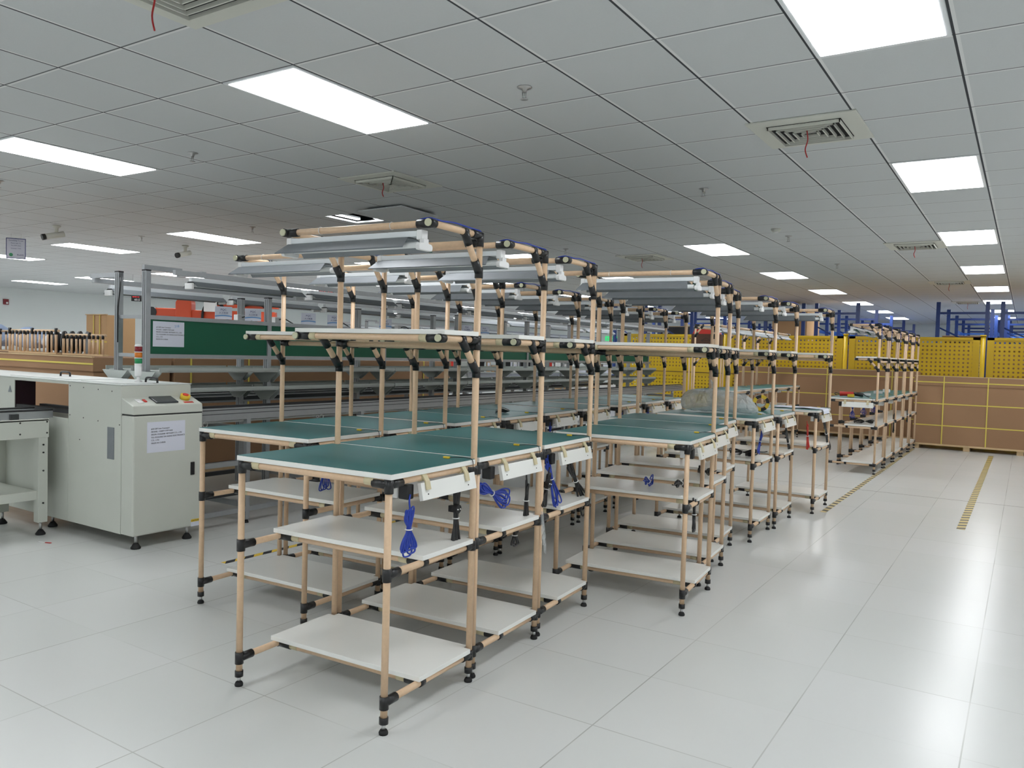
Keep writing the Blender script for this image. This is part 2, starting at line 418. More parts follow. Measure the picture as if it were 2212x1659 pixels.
# ------------------------------------------------------------ ceiling vents, sprinklers, cameras
def ribbon_pts(l, s_):
    return spline([(0,0,0), (0.006*s_, 0.004, -l*0.35), (-0.006*s_, 0.0, -l*0.7), (0.008*s_, 0.003, -l)], 5)
def make_vent(i, j, label, rl=0.14):
    t = thing('ceiling_vent', label, 'air vent', (GX+(i+0.5)*0.6, GY+(j+0.5)*0.6, ZC), 0, 'square ceiling air vents')
    box('frame', 'ventwhite', -0.33, 0.33, -0.33, 0.33, -0.012, -0.001, t, bevel=0.003)
    lo = MB()
    for k in range(5):
        q = 0.22-0.042*k
        for (a, b, c_, d) in ((-q, q, -q, -q+0.007), (-q, q, q-0.007, q), (-q, -q+0.007, -q, q), (q-0.007, q, -q, q)):
            lo.box(a, b, c_, d, -0.034, -0.013)
    lo.build('louvre', 'ventwhite', t)
    box('duct_shade_sheet', 'dark', -0.225, 0.225, -0.225, 0.225, -0.0145, -0.0125, t)  # solid near-black sheet painting the shade behind the louvres
    MB().tube([Vector((0.0, -0.1, -0.03))+p for p in ribbon_pts(rl, 1)], 0.004, 5).build('ribbon', 'ribbon', t)
make_vent(4.0, 3.6, 'nearest white ceiling vent with red ribbon, right of the middle', 0.17)
make_vent(-2.0, 3.6, 'white ceiling vent above the first workbench, red ribbon hanging', 0.12)
make_vent(1.0, -2.0, 'white ceiling vent cut by the top edge of the photo', 0.2)
make_vent(4.0, 13.2, 'second white ceiling vent from the camera beside the aisle lamps', 0.14)
make_vent(-2.1, 13.2, 'white ceiling vent above the middle workbench rows', 0.14)
make_vent(4.0, 21.8, 'third white ceiling vent from the camera near the blue racks', 0.14)
make_vent(4.0, 30.5, 'farthest white ceiling vent over the blue racks', 0.14)
def make_sprinkler(i, j, label):
    t = thing('sprinkler', label, 'sprinkler', (GX+i*0.6, GY+j*0.6, ZC), 0, 'ceiling sprinklers')
    MB().lathe([(0.042,-0.001),(0.040,-0.006),(0.016,-0.012),(0.012,-0.03)], n=16).build('escutcheon', 'steel', t)
    b = MB(); b.cyl((-0.012,0,-0.03), (-0.009,0,-0.066), 0.0025, 6); b.cyl((0.012,0,-0.03), (0.009,0,-0.066), 0.0025, 6); b.cyl((0,0,-0.03),(0,0,-0.05),0.003,6); b.build('frame_arms', 'steel', t)
    MB().lathe([(0.020,-0.066),(0.022,-0.070),(0.004,-0.072)], n=12).build('deflector', 'steel', t)
for (i, j, l) in ((2.5,1.47,'nearest chrome ceiling sprinkler, above the second workbench'), (-2.7,1.6,'chrome sprinkler between the two nearest left ceiling lamps'),
                  (2.46,6.5,'sprinkler left of the nearest ceiling vent row, middle right'), (-2.7,6.6,'sprinkler just above the first workbench top pipe'),
                  (2.45,11.5,'sprinkler beside the round smoke detector'), (-7.2,6.2,'sprinkler above the conveyor right of the strip lamps'),
                  (2.4,16.6,'far sprinkler before the blue racks'), (-7.2,1.3,'sprinkler at the left edge of the photo'),
                  (-11.0,6.1,'sprinkler above the left conveyor lamps'), (-2.7,11.6,'sprinkler above the third workbench')):
    make_sprinkler(i, j, l)
t = thing('smoke_detector', 'round white smoke detector on the ceiling beside a sprinkler', 'smoke detector', (GX+2.45*0.6, GY+10.55*0.6, ZC))
MB().lathe([(0.055,0),(0.055,-0.015),(0.04,-0.035),(0.0,-0.037)][:3], n=20).build('housing', 'ventwhite', t); MB().lathe([(0.03,-0.035),(0.022,-0.045)], n=16).build('sensor_cap', 'white', t)
def make_cam(x, y, rz, label):
    t = thing('security_camera', label, 'security camera', (x, y, ZC), rz, 'white bullet security cameras')
    MB().lathe([(0.05,0),(0.05,-0.02),(0.025,-0.03),(0.022,-0.09)], n=16).build('mount', 'ventwhite', t)
    b = MB(); b.cyl((0,0.09,-0.10), (0,-0.13,-0.16), 0.038, 14); b.build('body', 'ventwhite', t)
    MB().cyl((0,-0.13,-0.16), (0,-0.17,-0.172), 0.04, 14).build('lens_hood', 'black', t)
make_cam(GX-11.3*0.6, GY+4.3*0.6, R(-10), 'white bullet camera at upper left beside the hanging sign')
make_cam(GX-11.5*0.6, GY+7.6*0.6, R(10), 'white bullet camera with black front above the conveyor end')
make_cam(GX-13*0.6, GY+19*0.6, R(10), 'far white bullet camera over the middle of the conveyor')
# big displaced ceiling tile next to the vent, hanging down at one edge
t = thing('ceiling_tile', 'grey ceiling tile sagging from its grid beside the open cell', 'ceiling tile', (GX-3.0*0.6, GY+6.0*0.6, ZC-0.03))
t.rotation_euler = (R(-1.2), R(-1.0), 0.0); box('tile', 'tile', -0.3, 0.3, -0.3, 0.3, -0.012, 0.0, t)

# ------------------------------------------------------------ the pipe workbench
W2, D = 0.4075, 0.602
def Yl(y): return y-D/2
RP, RJ = 0.0145, 0.0188
def joint(parent, segs, name='pipe_joint'):
    b = MB()
    for (p, q) in segs: b.cyl(p, q, RJ, 12)
    return b.build(name, 'black', parent)
def make_bench():
    t = thing('workbench', 'bench', 'workbench')
    def leg(x, y, top):
        l = MB().cyl((x, y, 0.055), (x, y, top), RP, 12).build('leg', 'pipe', t)
        MB().cyl((x, y, 0.042), (x, y, 0.068), 0.0185, 12).build('leg_cap', 'black', l)
        MB().lathe([(0.008,0.0),(0.008,0.03)], (x, y, 0.014), 10).build('levelling_screw', 'steel', l)
        MB().lathe([(0.018,0.0),(0.019,0.008),(0.014,0.018)], (x, y, 0.0), 12).build('foot', 'rubber', l)
        return l
    yf, yb = Yl(0), Yl(D)
    for s in (-1, 1):
        leg(s*W2, yf, 0.985); leg(s*W2, yb, 2.02)
    zt, zm, zb, zs, zp = 0.985, 0.627, 0.125, 1.555, 2.02
    # rails
    def rail(a, b, name='rail'): return MB().cyl(a, b, RP, 12).build(name, 'pipe', t)
    rail((-W2, yf, zt), (W2, yf, zt), 'table_rail'); rail((-W2, yb, zt-0.0), (W2, yb, zt-0.0), 'table_rail')
    for s in (-1, 1):
        for z in (zt, zm, zb): rail((s*W2, yf, z), (s*W2, yb, z), 'side_rail')
        # front leg joints
        joint(t, [((s*W2, yf, 0.945), (s*W2, yf, 1.0)), ((s*W2, yf, zt-0.005), (s*W2, yf+0.075, zt-0.005)), ((s*W2, yf, zt-0.005), (s*(W2-0.075), yf, zt-0.005))])
        for z in (zm, zb):
            joint(t, [((s*W2, yf, z-0.026), (s*W2, yf, z+0.026)), ((s*W2, yf, z), (s*W2, yf+0.07, z))])
            joint(t, [((s*W2, yb, z-0.022), (s*W2, yb, z+0.022)), ((s*W2, yb, z), (s*W2, yb-0.06, z)), ((s*W2, yb, z), (s*(W2-0.06), yb, z))])
            joint(t, [((s*W2, Yl(0.222), z), (s*W2, Yl(0.252), z)), ((s*W2, Yl(0.237), z-0.002), (s*(W2-0.075), Yl(0.237), z-0.002))])
        joint(t, [((s*W2, yb, zt-0.035), (s*W2, yb, zt+0.005)), ((s*W2, yb, zt-0.012), (s*W2, yb-0.07, zt-0.006)), ((s*W2, yb, zt), (s*(W2-0.07), yb, zt))])
        MB().cyl((s*(W2-0.115), yf, zt), (s*(W2-0.07), yf, zt), 0.0165, 12).build('pipe_sleeve', 'cream', t)
        for z in (zm, zb):
            MB().cyl((s*(W2-0.12), Yl(0.237), z-0.002), (s*(W2-0.07), Yl(0.237), z-0.002), 0.016, 12).build('pipe_sleeve', 'cream', t)
    for z in (zm, zb):
        rail((-W2, Yl(0.237), z-0.002), (W2, Yl(0.237), z-0.002), 'shelf_rail'); rail((-W2, yb, z), (W2, yb, z), 'shelf_rail')
    # boards with notched back corners
    def board(x, y0, y1, z0, z1, name, m, notch=True):
        n0 = yb-0.02; hw = 0.0175
        poly = [(-x, y0), (x, y0), (x, n0), (W2-hw, n0), (W2-hw, y1), (-W2+hw, y1), (-W2+hw, n0), (-x, n0)]
        return MB().prism(poly, z0, z1).build(name, m, t, bevel=0.0015)
    board(0.428, yf-0.012, yb+0.012, 1.0, 1.021, 'worktop', 'board')
    board(0.425, yf-0.009, yb+0.010, 1.0212, 1.0235, 'green_mat', 'mat')
    board(0.428, Yl(0.205), yb+0.012, zm+0.015, zm+0.035, 'middle_shelf', 'board')
    board(0.428, Yl(0.200), yb+0.012, zb+0.015, zb+0.035, 'bottom_shelf', 'board')
    board(0.428, Yl(0.318), yb+0.012, zs+0.016, zs+0.036, 'upper_shelf', 'board')
    # upper shelf frame and lamp arms
    for s in (-1, 1):
        rail((s*W2, Yl(0.300), zs), (s*W2, yb, zs), 'bracket_arm'); rail((s*W2, Yl(0.213), zp), (s*W2, yb, zp), 'bracket_arm')
        for (ye, z) in ((0.300, zs), (0.213, zp)):
            MB().cyl((s*W2, Yl(ye)-0.004, z), (s*W2, Yl(ye)+0.004, z), 0.0155, 14).build('end_cap', 'cap', t)
            joint(t, [((s*W2, Yl(ye)+0.005, z), (s*W2, Yl(ye)+0.045, z)), ((s*W2, Yl(ye)+0.027, z), (s*(W2-0.07), Yl(ye)+0.027, z))])
        joint(t, [((s*W2, yb, zs-0.02), (s*W2, yb, zs+0.02)), ((s*W2, yb, zs), (s*W2, yb-0.06, zs)), ((s*W2, yb, zs-0.03), (s*(W2-0.06), yb, zs-0.03)), ((s*W2, yb, zs-0.045), (s*W2, yb, zs-0.01))])
        joint(t, [((s*W2, yb, zp-0.05), (s*W2, yb, zp+0.012)), ((s*W2, yb+0.005, zp), (s*W2, yb-0.065, zp)), ((s*W2, yb, zp-0.032), (s*(W2-0.07), yb, zp-0.032))])
        for (z, dz) in ((zs, 0.145), (zp, 0.165)):
            a = Vector((s*W2, Yl(0.478), z)); b = Vector((s*W2, yb, z-dz)); d = (b-a).normalized()
            rail(tuple(a), tuple(b), 'brace')
            joint(t, [((s*W2, Yl(0.464), z), (s*W2, Yl(0.492), z)), (tuple(a), tuple(a+d*0.062))])
            joint(t, [((s*W2, yb, z-dz-0.024), (s*W2, yb, z-dz+0.024)), (tuple(b), tuple(b-d*0.065))])
    for (ye, z) in ((0.327, zs), (0.240, zp)): rail((-W2, Yl(ye), z), (W2, Yl(ye), z), 'cross_pipe')
    rail((-W2, yb, zs-0.03), (W2, yb, zs-0.03), 'cross_pipe'); rail((-W2, yb, zp-0.032), (W2, yb, zp-0.032), 'cross_pipe')
    for s in (-1, 1): MB().cyl((s*(W2-0.11), Yl(0.327), zs), (s*(W2-0.068), Yl(0.327), zs), 0.0165, 12).build('pipe_sleeve', 'cream', t)
    # overhead tube lamp, unlit
    yl = Yl(0.240)
    lm = box('lamp_housing', 'lampwhite', -0.362, 0.345, yl-0.02, yl+0.02, 1.966, 1.990, t, bevel=0.002)
    rf = MB()
    prof = [(-0.090, 1.914), (-0.088, 1.918), (-0.030, 1.962), (0.030, 1.962), (0.088, 1.918), (0.090, 1.914)]
    ends = (-0.392, 0.33); tap = 0.02
    for k in range(len(prof)-1):
        (ya, za), (yb_, zb_) = prof[k], prof[k+1]
        e0 = (0 if abs(ya) > 0.05 else tap); e1 = (0 if abs(yb_) > 0.05 else tap)
        for dz in (0.0, 0.0022):
            rf.quad((ends[0]+e0, yl+ya, za+dz), (ends[1]-e0, yl+ya, za+dz), (ends[1]-e1, yl+yb_, zb_+dz), (ends[0]+e1, yl+yb_, zb_+dz))
    rf.build('reflector', 'reflector', lm)
    MB().cyl((-0.36, yl, 1.935), (0.345, yl, 1.935), 0.013, 10).build('tube', 'tube', lm)
    for s in (-1, 1):
        xe = 0.345 if s > 0 else -0.362
        b = MB(); b.box(min(xe, xe+s*0.028), max(xe, xe+s*0.028), yl-0.021, yl+0.021, 1.953, 1.994); b.build('socket_box', 'white', lm, bevel=0.003)
        b = MB(); b.prism([(yl-0.040, 1.910), (yl-0.046, 1.917), (yl-0.046, 1.930), (yl-0.038, 1.938), (yl-0.018, 1.941), (yl-0.018, 1.958), (yl+0.018, 1.958), (yl+0.018, 1.941), (yl+0.038, 1.938), (yl+0.046, 1.930), (yl+0.046, 1.917), (yl+0.040, 1.910)], xe+s*0.014, xe+s*0.036, 'x')
        b.build('lamp_holder', 'white', lm, bevel=0.003)
    MB().prism([(yl+0.03, 1.962), (yl+0.06, 1.962), (yl+0.105, 1.915), (yl+0.085, 1.915)], 0.325, 0.337, 'x').build('reflector_end', 'greenend', lm)
    for s in (-1, 1):
        MB().ring((s*0.2, yl, zp), (1,0,0), 0.016, 0.0016, 12, 4).build('cable_tie', 'white', lm)
    # socket board hung under the right-hand rail
    rot = Matrix.Translation((W2+0.012, 0, 0.965)) @ Matrix.Rotation(R(-12), 4, 'Y')
    sb = MB(); sb.box(0.0, 0.018, Yl(0.165), Yl(0.562), -0.072, 0.0, rot); pn = sb.build('socket_board', 'board', t, bevel=0.001)
    sc_ = MB()
    for y in (0.175, 0.47):
        sc_.cyl(rot @ Vector((0.018, Yl(y+0.03), -0.05)), rot @ Vector((0.0195, Yl(y+0.03), -0.05)), 0.003, 8)
    sc_.build('screw', 'black', pn)
    for y in (0.205, 0.492):
        b = MB(); b.cyl((W2, Yl(y)-0.014, zt), (W2, Yl(y)+0.014, zt), 0.0178, 12)
        b.prism([(W2+0.010, zt+0.013), (W2+0.016, zt+0.015), (W2+0.036, zt-0.012), (W2+0.0445, zt-0.046), (W2+0.038, zt-0.047), (W2+0.030, zt-0.014)], Yl(y)-0.014, Yl(y)+0.014, 'y')
        b.build('pipe_clip', 'cream', t)
    b = MB(); b.box(W2-0.045, W2+0.002, Yl(0.118), Yl(0.158), 0.903, 0.962); b.build('plug', 'black', t, bevel=0.004)
    b = MB(); b.box(W2-0.075, W2-0.048, Yl(0.11), Yl(0.56), 0.905, 0.962); b.build('power_strip', 'white', t, bevel=0.004)
    # grounding plug lying on the mat near the back post
    gp = MB(); gp.box(W2-0.10, W2-0.068, Yl(0.50), Yl(0.515), 1.0236, 1.033); gp.build('grounding_plug', 'yellow', t, bevel=0.003)
    MB().tube(spline([(W2-0.068, Yl(0.508), 1.028), (W2-0.03, Yl(0.52), 1.032), (W2+0.01, Yl(0.54), 1.030), (W2+0.024, Yl(0.553), 1.02), (W2+0.027, Yl(0.555), 0.98), (W2+0.020, Yl(0.56), 0.90)], 5), 0.0018, 6).build('grounding_wire', 'black', t)
    # blue lamp cord lying along the right arm
    MB().tube(spline([(W2-0.06, Yl(0.24), zp+0.018), (W2-0.02, Yl(0.25), zp+0.024), (W2+0.004, Yl(0.30), zp+0.018), (W2, Yl(0.40), zp+0.026), (W2, Yl(0.48), zp+0.024), (W2, Yl(0.56), zp+0.022), (W2+0.004, Yl(0.605), zp+0.016), (W2-0.01, Yl(0.625), zp-0.02), (W2-0.02, Yl(0.622), zp-0.3)], 6), 0.0035, 6).build('lamp_cord', 'blue', t)
    return t
bench0 = make_bench(); bench_used = False
def place_bench(nx, ny, deg, label, group, corner=True):
    """nx, ny: floor point of the front right leg"""
    global bench_used
    o = bench0 if not bench_used else copy_tree(bench0)
    bench_used = True
    a = R(deg)
    lx, ly = (W2, -D/2) if corner else (0.0, 0.0)
    o.location = (nx-(lx*math.cos(a)-ly*math.sin(a)), ny-(lx*math.sin(a)+ly*math.cos(a)), 0)
    o.rotation_euler = (0, 0, a)
    tag(o, label, 'workbench', group)
    return o
RM = [(-2.048,2.313,2.8), (-2.093,2.962,2.8), (-2.135,3.612,3.2), (-1.632,4.415,5.0), (-1.765,5.065,4.5), (-1.905,5.73,5.0),
      (-1.860,6.545,1.5), (-1.842,7.225,1.5), (-1.726,8.19,0.0)]
ML = ['nearest tan pipe workbench with green top and white shelves, at the front corner',
      'second tan pipe workbench from the camera in the right row, blue cable under its edge',
      'third tan pipe workbench in the right row, just before the row steps right',
      'fourth workbench of the right row, first after the step, plain green top',
      'fifth workbench of the right row, directly behind the one after the step',
      'sixth workbench of the right row, clear plastic bag lying over its back edge',
      'seventh workbench of the right row, under the right end of the clear plastic bag',
      'eighth workbench of the right row, black and yellow tape roll on it',
      'ninth and last workbench of the right row, white paper hanging over its corner']
BM = [place_bench(*RM[i], ML[i], 'green-topped pipe workbenches, right row') for i in range(9)]
AY = [2.915, 3.57, 4.27, 4.93, 5.575, 6.30, 7.13, 7.86, 8.60]
AL = ['front workbench of the left row, beside the grey machine', 'second workbench of the left row, behind the front one beside the machine',
      'third workbench of the left row from the camera', 'fourth workbench of the left row, small grey cable coil on its green top',
      'fifth workbench of the left row from the camera', 'sixth workbench of the left row from the camera', 'seventh workbench of the left row from the camera',
      'eighth workbench of the left row, next to last', 'ninth and last workbench of the left row']
BA = [place_bench(-3.155-0.05*(y-2.915), y, 2.8, 'pipe '+AL[k], 'green-topped pipe workbenches, left row') for k, y in enumerate(AY)]
FL = ['nearest end of the far right group, tools lying on its green top', 'second of the far right group beside the striped floor tape', 'middle one of the far right group beside the striped floor tape',
      'fourth of the far right group beside the striped floor tape', 'last of the far right group against the tall brown cartons']
BF = [place_bench(-1.99+0.008*k, 12.07+0.866*k, -90+0.6, 'pipe workbench, '+FL[k], 'workbenches along the striped tape', False) for k in range(5)]
BL = ['first in the cross row before the yellow fence, red-lidded carton behind it', 'second from the left in the cross row before the yellow fence', 'third from the left in the cross row before the yellow fence',
      'fourth from the left in the cross row before the yellow fence', 'rightmost of the cross row before the yellow fence']
BB = [place_bench(-4.08, 12.42+0.866*k, 90, 'pipe workbench, '+BL[k], 'workbenches before the yellow fence', False) for k in range(5)]

# ------------------------------------------------------------ cable bundles
def bundle(name, label, m, p, h, w_, top, ax=(0,1,0), turns=5, r=0.0033, seed=1, tilt=(0,0,0), group=None, cat='cable'):
    """hanging hank: loops above and below a white tie"""
    rnd = random.Random(seed)
    t = thing(name, label, cat, p, 0, group)
    t.rotation_euler = tilt
    A = Vector(ax).normalized(); B = A.cross(Vector((0,0,1))).normalized()
    b = MB()
    for k in range(turns):
        q = (k/(turns-1)-0.5)*2 if turns > 1 else 0
        pts = []
        hh = h*(0.85+0.3*rnd.random()); hu = h*(0.6+0.35*rnd.random()); ww = w_*(0.25+0.35*rnd.random())
        off = A*(q*w_*0.55)+B*(rnd.random()-0.5)*0.02; offu = A*(q*w_*0.3)+B*(rnd.random()-0.5)*0.015
        ring_ = [(0.2, 0.0, 0), (1.0, -0.55, 1), (1.0, -0.92, 1), (0.0, -1.0, 1), (-1.0, -0.92, 1), (-1.0, -0.55, 1), (-0.2, 0.0, 0),
                 (-0.8, 0.6, 2), (-0.6, 0.95, 2), (0.0, 1.05, 2), (0.6, 0.95, 2), (0.8, 0.6, 2)]
        for (a, z, kd) in ring_:
            if kd == 0: pts.append(A*(a*0.008)+B*q*0.006)
            elif kd == 1: pts.append(off*(-z)+A*a*ww*0.8+Vector((0,0,z*hh)))
            else: pts.append(offu*z+A*a*ww*0.6+Vector((0,0,z*hu)))
        pts.append(pts[0])
        b.tube([v_ for v_ in spline(pts, 5)][:-1], r, 6, closed=True)
    b.build('loops', m, t)
    if top is not None:
        MB().tube(spline([(0,0,0.0), tuple(Vector(top)*0.4+A*0.006), tuple(Vector(top)*0.8-A*0.004), top], 6), r, 6).build('lead', m, t)
    MB().ring((0,0,0), (0,0,1), 0.014, 0.0028, 14, 5).build('cable_tie', 'white', t)
    return t
GB = 'blue cable hanks under the benches'
def near(bench, x, y, z):
    a = bench.rotation_euler[2]; l = bench.location
    return (l[0]+x*math.cos(a)-y*math.sin(a), l[1]+x*math.sin(a)+y*math.cos(a), z)
bundle('cable_hank', 'blue cable hank hanging straight down below the nearest bench edge', 'blue', near(BM[0], W2+0.005, Yl(0.125), 0.785), 0.095, 0.055, (0,0.005,0.14), seed=3, turns=6, r=0.0038, group=GB)
bundle('cable_hank', 'blue cable hank slanting right under the second bench of the right row', 'blue', near(BM[1], W2-0.02, Yl(0.17), 0.83), 0.14, 0.055, (0,-0.02,0.09), seed=4, turns=7, r=0.0036, tilt=(R(68),0,0), group=GB)
bundle('cable_hank', 'blue cable hank hanging below the third bench of the right row', 'blue', near(BM[2], W2-0.02, Yl(0.16), 0.82), 0.15, 0.05, (0.0,-0.03,0.10), seed=5, turns=7, r=0.0036, tilt=(R(25),0,0), group=GB)
bundle('cable_hank', 'blue cable loop hanging below the front bench of the left row', 'blue', near(BA[0], W2, Yl(0.14), 0.84), 0.10, 0.045, (0,0,0.12), seed=6, turns=4, group=GB)
bundle('cable_hank', 'blue cable hank bunched under the fourth bench of the right row', 'blue', near(BM[3], 0.05, Yl(0.40), 0.70), 0.07, 0.05, (0.05,0,0.2), seed=7, tilt=(R(80),0,0), group=GB)
bundle('cable_hank', 'blue cable hank under the seventh bench of the right row', 'blue', near(BM[6], W2-0.03, Yl(0.33), 0.80), 0.11, 0.04, (0,0.03,0.10), seed=8, tilt=(R(-38),0,0), group=GB)
bundle('cable_hank', 'red cable hank hanging below the eighth bench of the right row', 'red', near(BM[7], W2-0.03, Yl(0.13), 0.74), 0.10, 0.035, (0,0,0.16), seed=9, group='red cable hanks')
bundle('cable_hank', 'red cable hank hanging below the last bench of the right row', 'red', near(BM[8], W2-0.09, Yl(0.08), 0.76), 0.13, 0.05, (0,0,0.16), seed=10, tilt=(R(18),0,0), group='red cable hanks')
for k, q in ((4, 'fifth'), (6, 'seventh'), (7, 'eighth')):
    bundle('cable_hank', 'dark blue cable bunch under the %s bench of the left row' % q, 'blue', near(BA[k], W2, Yl(0.12), 0.86), 0.05, 0.03, (0,0,0.08), seed=20+k, turns=4, group=GB)
for k, q in ((0, 'nearest'), (1, 'second'), (2, 'middle')):
    bundle('cable_hank', 'blue cable hank under the %s bench of the far right group' % q, 'blue', near(BF[k], 0.1, Yl(0.25), 0.84), 0.10, 0.05, (0,0,0.12), seed=30+k, turns=5, ax=(1,0,0), group=GB)
for k in (3, 4):
    bundle('cable_hank', 'blue cable hank under the %s bench of the cross row' % ('fourth' if k == 3 else 'rightmost'), 'blue', near(BB[k], 0.0, Yl(0.1), 0.84), 0.10, 0.05, (0,0,0.12), seed=40+k, turns=5, group=GB)
GK = 'black power cords of the benches'
def cord(label, p, h, seed, tilt=(0,0,0), top=(0,0,0.2), w_=0.05, turns=5, plug=True, r=0.0042, ax=(0,1,0)):
    t = bundle('power_cable', label, 'black', p, h, w_, top, seed=seed, tilt=tilt, turns=turns, r=r, group=GK, cat='power cable', ax=ax)
    if plug:
        b = MB(); b.cyl((0.005,-0.02,h*0.35), (0.03,-0.02,h*0.32), 0.021, 14); b.box(-0.02, 0.006, -0.032, -0.008, h*0.22, h*0.42); b.build('plug', 'rubber', t, bevel=0.002)
        b = MB()
        for dy in (-0.009, 0.009): b.cyl((0.03,-0.02+dy,h*0.33), (0.034,-0.02+dy,h*0.33), 0.003, 8)
        b.build('plug_pins', 'white', t)
    return t
cord('black power cord with round plug hanging at the back post of the nearest bench', near(BM[0], W2-0.035, Yl(0.52), 0.76), 0.14, 51, top=(0,0,0.15), w_=0.03, turns=7, r=0.0055)
cord('black power cord hanging at the back post of the second bench, right row', near(BM[1], W2-0.03, Yl(0.53), 0.74), 0.11, 52, top=(0,0,0.16), w_=0.02, turns=5, plug=False)
cord('looped black power cord draped between second and third bench posts, right row', near(BM[2], W2+0.012, Yl(0.04), 0.78), 0.09, 53, top=(0,0,0.12), w_=0.03, turns=3, tilt=(R(-15),0,0))
cord('long black power cord swinging out past the third bench, right row', near(BM[2], W2-0.04, Yl(0.52), 0.76), 0.22, 54, top=(0,-0.03,0.14), w_=0.07, r=0.005, tilt=(R(38),0,0), plug=False, ax=(0,1,0))
cord('black power cord coil below the middle shelf of the second bench, right row', near(BM[1], W2-0.03, Yl(0.42), 0.58), 0.05, 55, top=(0,0,0.04), w_=0.05, turns=3, plug=False)
cord('black power cord coil on the middle shelf of the fourth bench, right row', near(BM[3], 0.25, Yl(0.45), 0.70), 0.10, 56, top=(0.02,0,0.2), w_=0.05, tilt=(R(85),0,0), plug=False)
cord('black power cord hanging off the middle shelf of the fourth bench, right row', near(BM[3], W2-0.0, Yl(0.20), 0.56), 0.10, 57, top=(0,0,0.05), w_=0.03, turns=5, plug=False)
cord('black power cord heap on the middle shelf of the fifth bench, right row', near(BM[4], 0.3, Yl(0.5), 0.69), 0.12, 58, top=(0.0,0,0.2), w_=0.06, tilt=(R(80),0,R(40)), plug=False)
cord('black power cord lying on the middle shelf of the seventh bench, right row', near(BM[6], 0.22, Yl(0.42), 0.69), 0.16, 59, top=(0.1,0,0.18), w_=0.05, tilt=(R(82),0,R(60)), plug=True)
cord('long black cable loops hanging past the eighth bench, right row', near(BM[7], W2-0.02, Yl(0.52), 0.73), 0.20, 60, top=(0,-0.03,0.15), w_=0.06, tilt=(R(35),0,0), plug=False)
cord('long black cable loops hanging past the last bench, right row', near(BM[8], W2+0.0, Yl(0.52), 0.76), 0.26, 61, top=(0,-0.05,0.14), w_=0.07, tilt=(R(42),0,0), plug=False, turns=6)
cord('black cord coil below the top of the front bench, left row', near(BA[0], W2-0.05, Yl(0.50), 0.88), 0.09, 62, top=(0,0,0.04), w_=0.04, tilt=(R(80),0,0), plug=False, turns=4)
cord('black cable hanging from the back side of the far right group, second bench', near(BF[1], -0.38, Yl(0.61), 0.62), 0.15, 63, top=(0,0,0.3), w_=0.03, plug=False)
cord('black cable bunch hanging from the middle shelf of the far right group, fourth bench', near(BF[3], 0.1, Yl(0.63), 0.66), 0.10, 64, top=(0,0,0.1), w_=0.06, plug=False)
cord('black cord lying on the middle shelf of the far right group, nearest bench', near(BF[0], 0.1, Yl(0.42), 0.69), 0.14, 65, top=(0.02,0,0.05), w_=0.05, tilt=(R(86),0,R(90)), plug=False)

# small cable coil on the fourth left bench
p = near(BA[3], 0.20, Yl(0.33), 1.0245)
t = thing('cable_coil', 'small coiled grey and black cable on the fourth green top, left row', 'cable', p)
b = MB()
for k in range(5):
    b.ring((0.004*k-0.01, 0.003*k, 0.006+0.007*k), (0.12*k-0.2, 0.1, 1), 0.045+0.004*(k % 3), 0.003, 20, 5)
b.build('loops', 'black', t)
MB().ring((0.0, 0.005, 0.04), (0.3, 0.25, 1), 0.05, 0.0028, 20, 5).build('top_loop', 'tray', t)

# hanging thin bag at the second bench back post
p = near(BM[1], W2+0.03, Yl(0.60), 0.60)
t = thing('plastic_bag', 'narrow clear plastic sleeve hanging on the second bench back post, right row', 'plastic bag', p)
b = MB()
prof = [(0.0,0.08,0.004),(0.004,0.03,0.008),(0.012,-0.02,0.014),(0.022,-0.07,0.016),(0.036,-0.12,0.008),(0.040,-0.15,0.002)]
for s in (0, 1):
    for k in range(len(prof)-1):
        (y0_, z0_, h0), (y1_, z1_, h1) = prof[k], prof[k+1]
        dx = 0.004*(1 if s else -1)
        b.quad((dx, y0_-h0, z0_), (dx, y0_+h0, z0_), (dx, y1_+h1, z1_), (dx, y1_-h1, z1_), smooth=True)
b.build('sleeve', 'thinfilm', t)

# big clear bag lying across sixth and seventh benches
def blob(name, m, path, radii, squash, parent, nz=18, jit=0.02, seed=3):
    rnd = random.Random(seed); b = MB(); P = [Vector(p) for p in path]
    rings = []
    for k, (p, r) in enumerate(zip(P, radii)):
        d = (P[min(k+1, len(P)-1)]-P[max(k-1, 0)]).normalized(); u = d.cross(Vector((0,0,1))).normalized(); v_ = Vector((0,0,1))
        rg = []
        for j in range(nz):
            a = 2*PI*j/nz; rr = r*(1+jit*math.sin(3*a+k*1.3)+jit*(rnd.random()-0.5)*2)
            z = math.sin(a)*rr*squash
            if z < -r*squash*0.72: z = -r*squash*0.72
            q = p+u*math.cos(a)*rr+v_*z; rg.append(tuple(q))
        rings.append(rg)
    i = 0
    for rg in rings: b.v += rg
    for k in range(len(rings)-1):
        for j in range(nz):
            l = (j+1) % nz; b.f.append((k*nz+j, k*nz+l, (k+1)*nz+l, (k+1)*nz+j)); b.sm.append(True)
    b.f.append(tuple(range(nz))); b.sm.append(True); b.f.append(tuple((len(rings)-1)*nz+j for j in reversed(range(nz)))); b.sm.append(True)
    o = b.build(name, m, parent); ss = o.modifiers.new('sub', 'SUBSURF'); ss.levels = 1; ss.render_levels = 3
    if m in ('film', 'thinfilm', 'whitebag', 'bluecloth'):
        tx = bpy.data.textures.new('crumple', 'CLOUDS'); tx.noise_scale = 0.07; tx.noise_depth = 3
        dm = o.modifiers.new('crumple', 'DISPLACE'); dm.texture = tx; dm.strength = 0.03; dm.mid_level = 0.62
    return o
bx, by = -2.24, 6.86
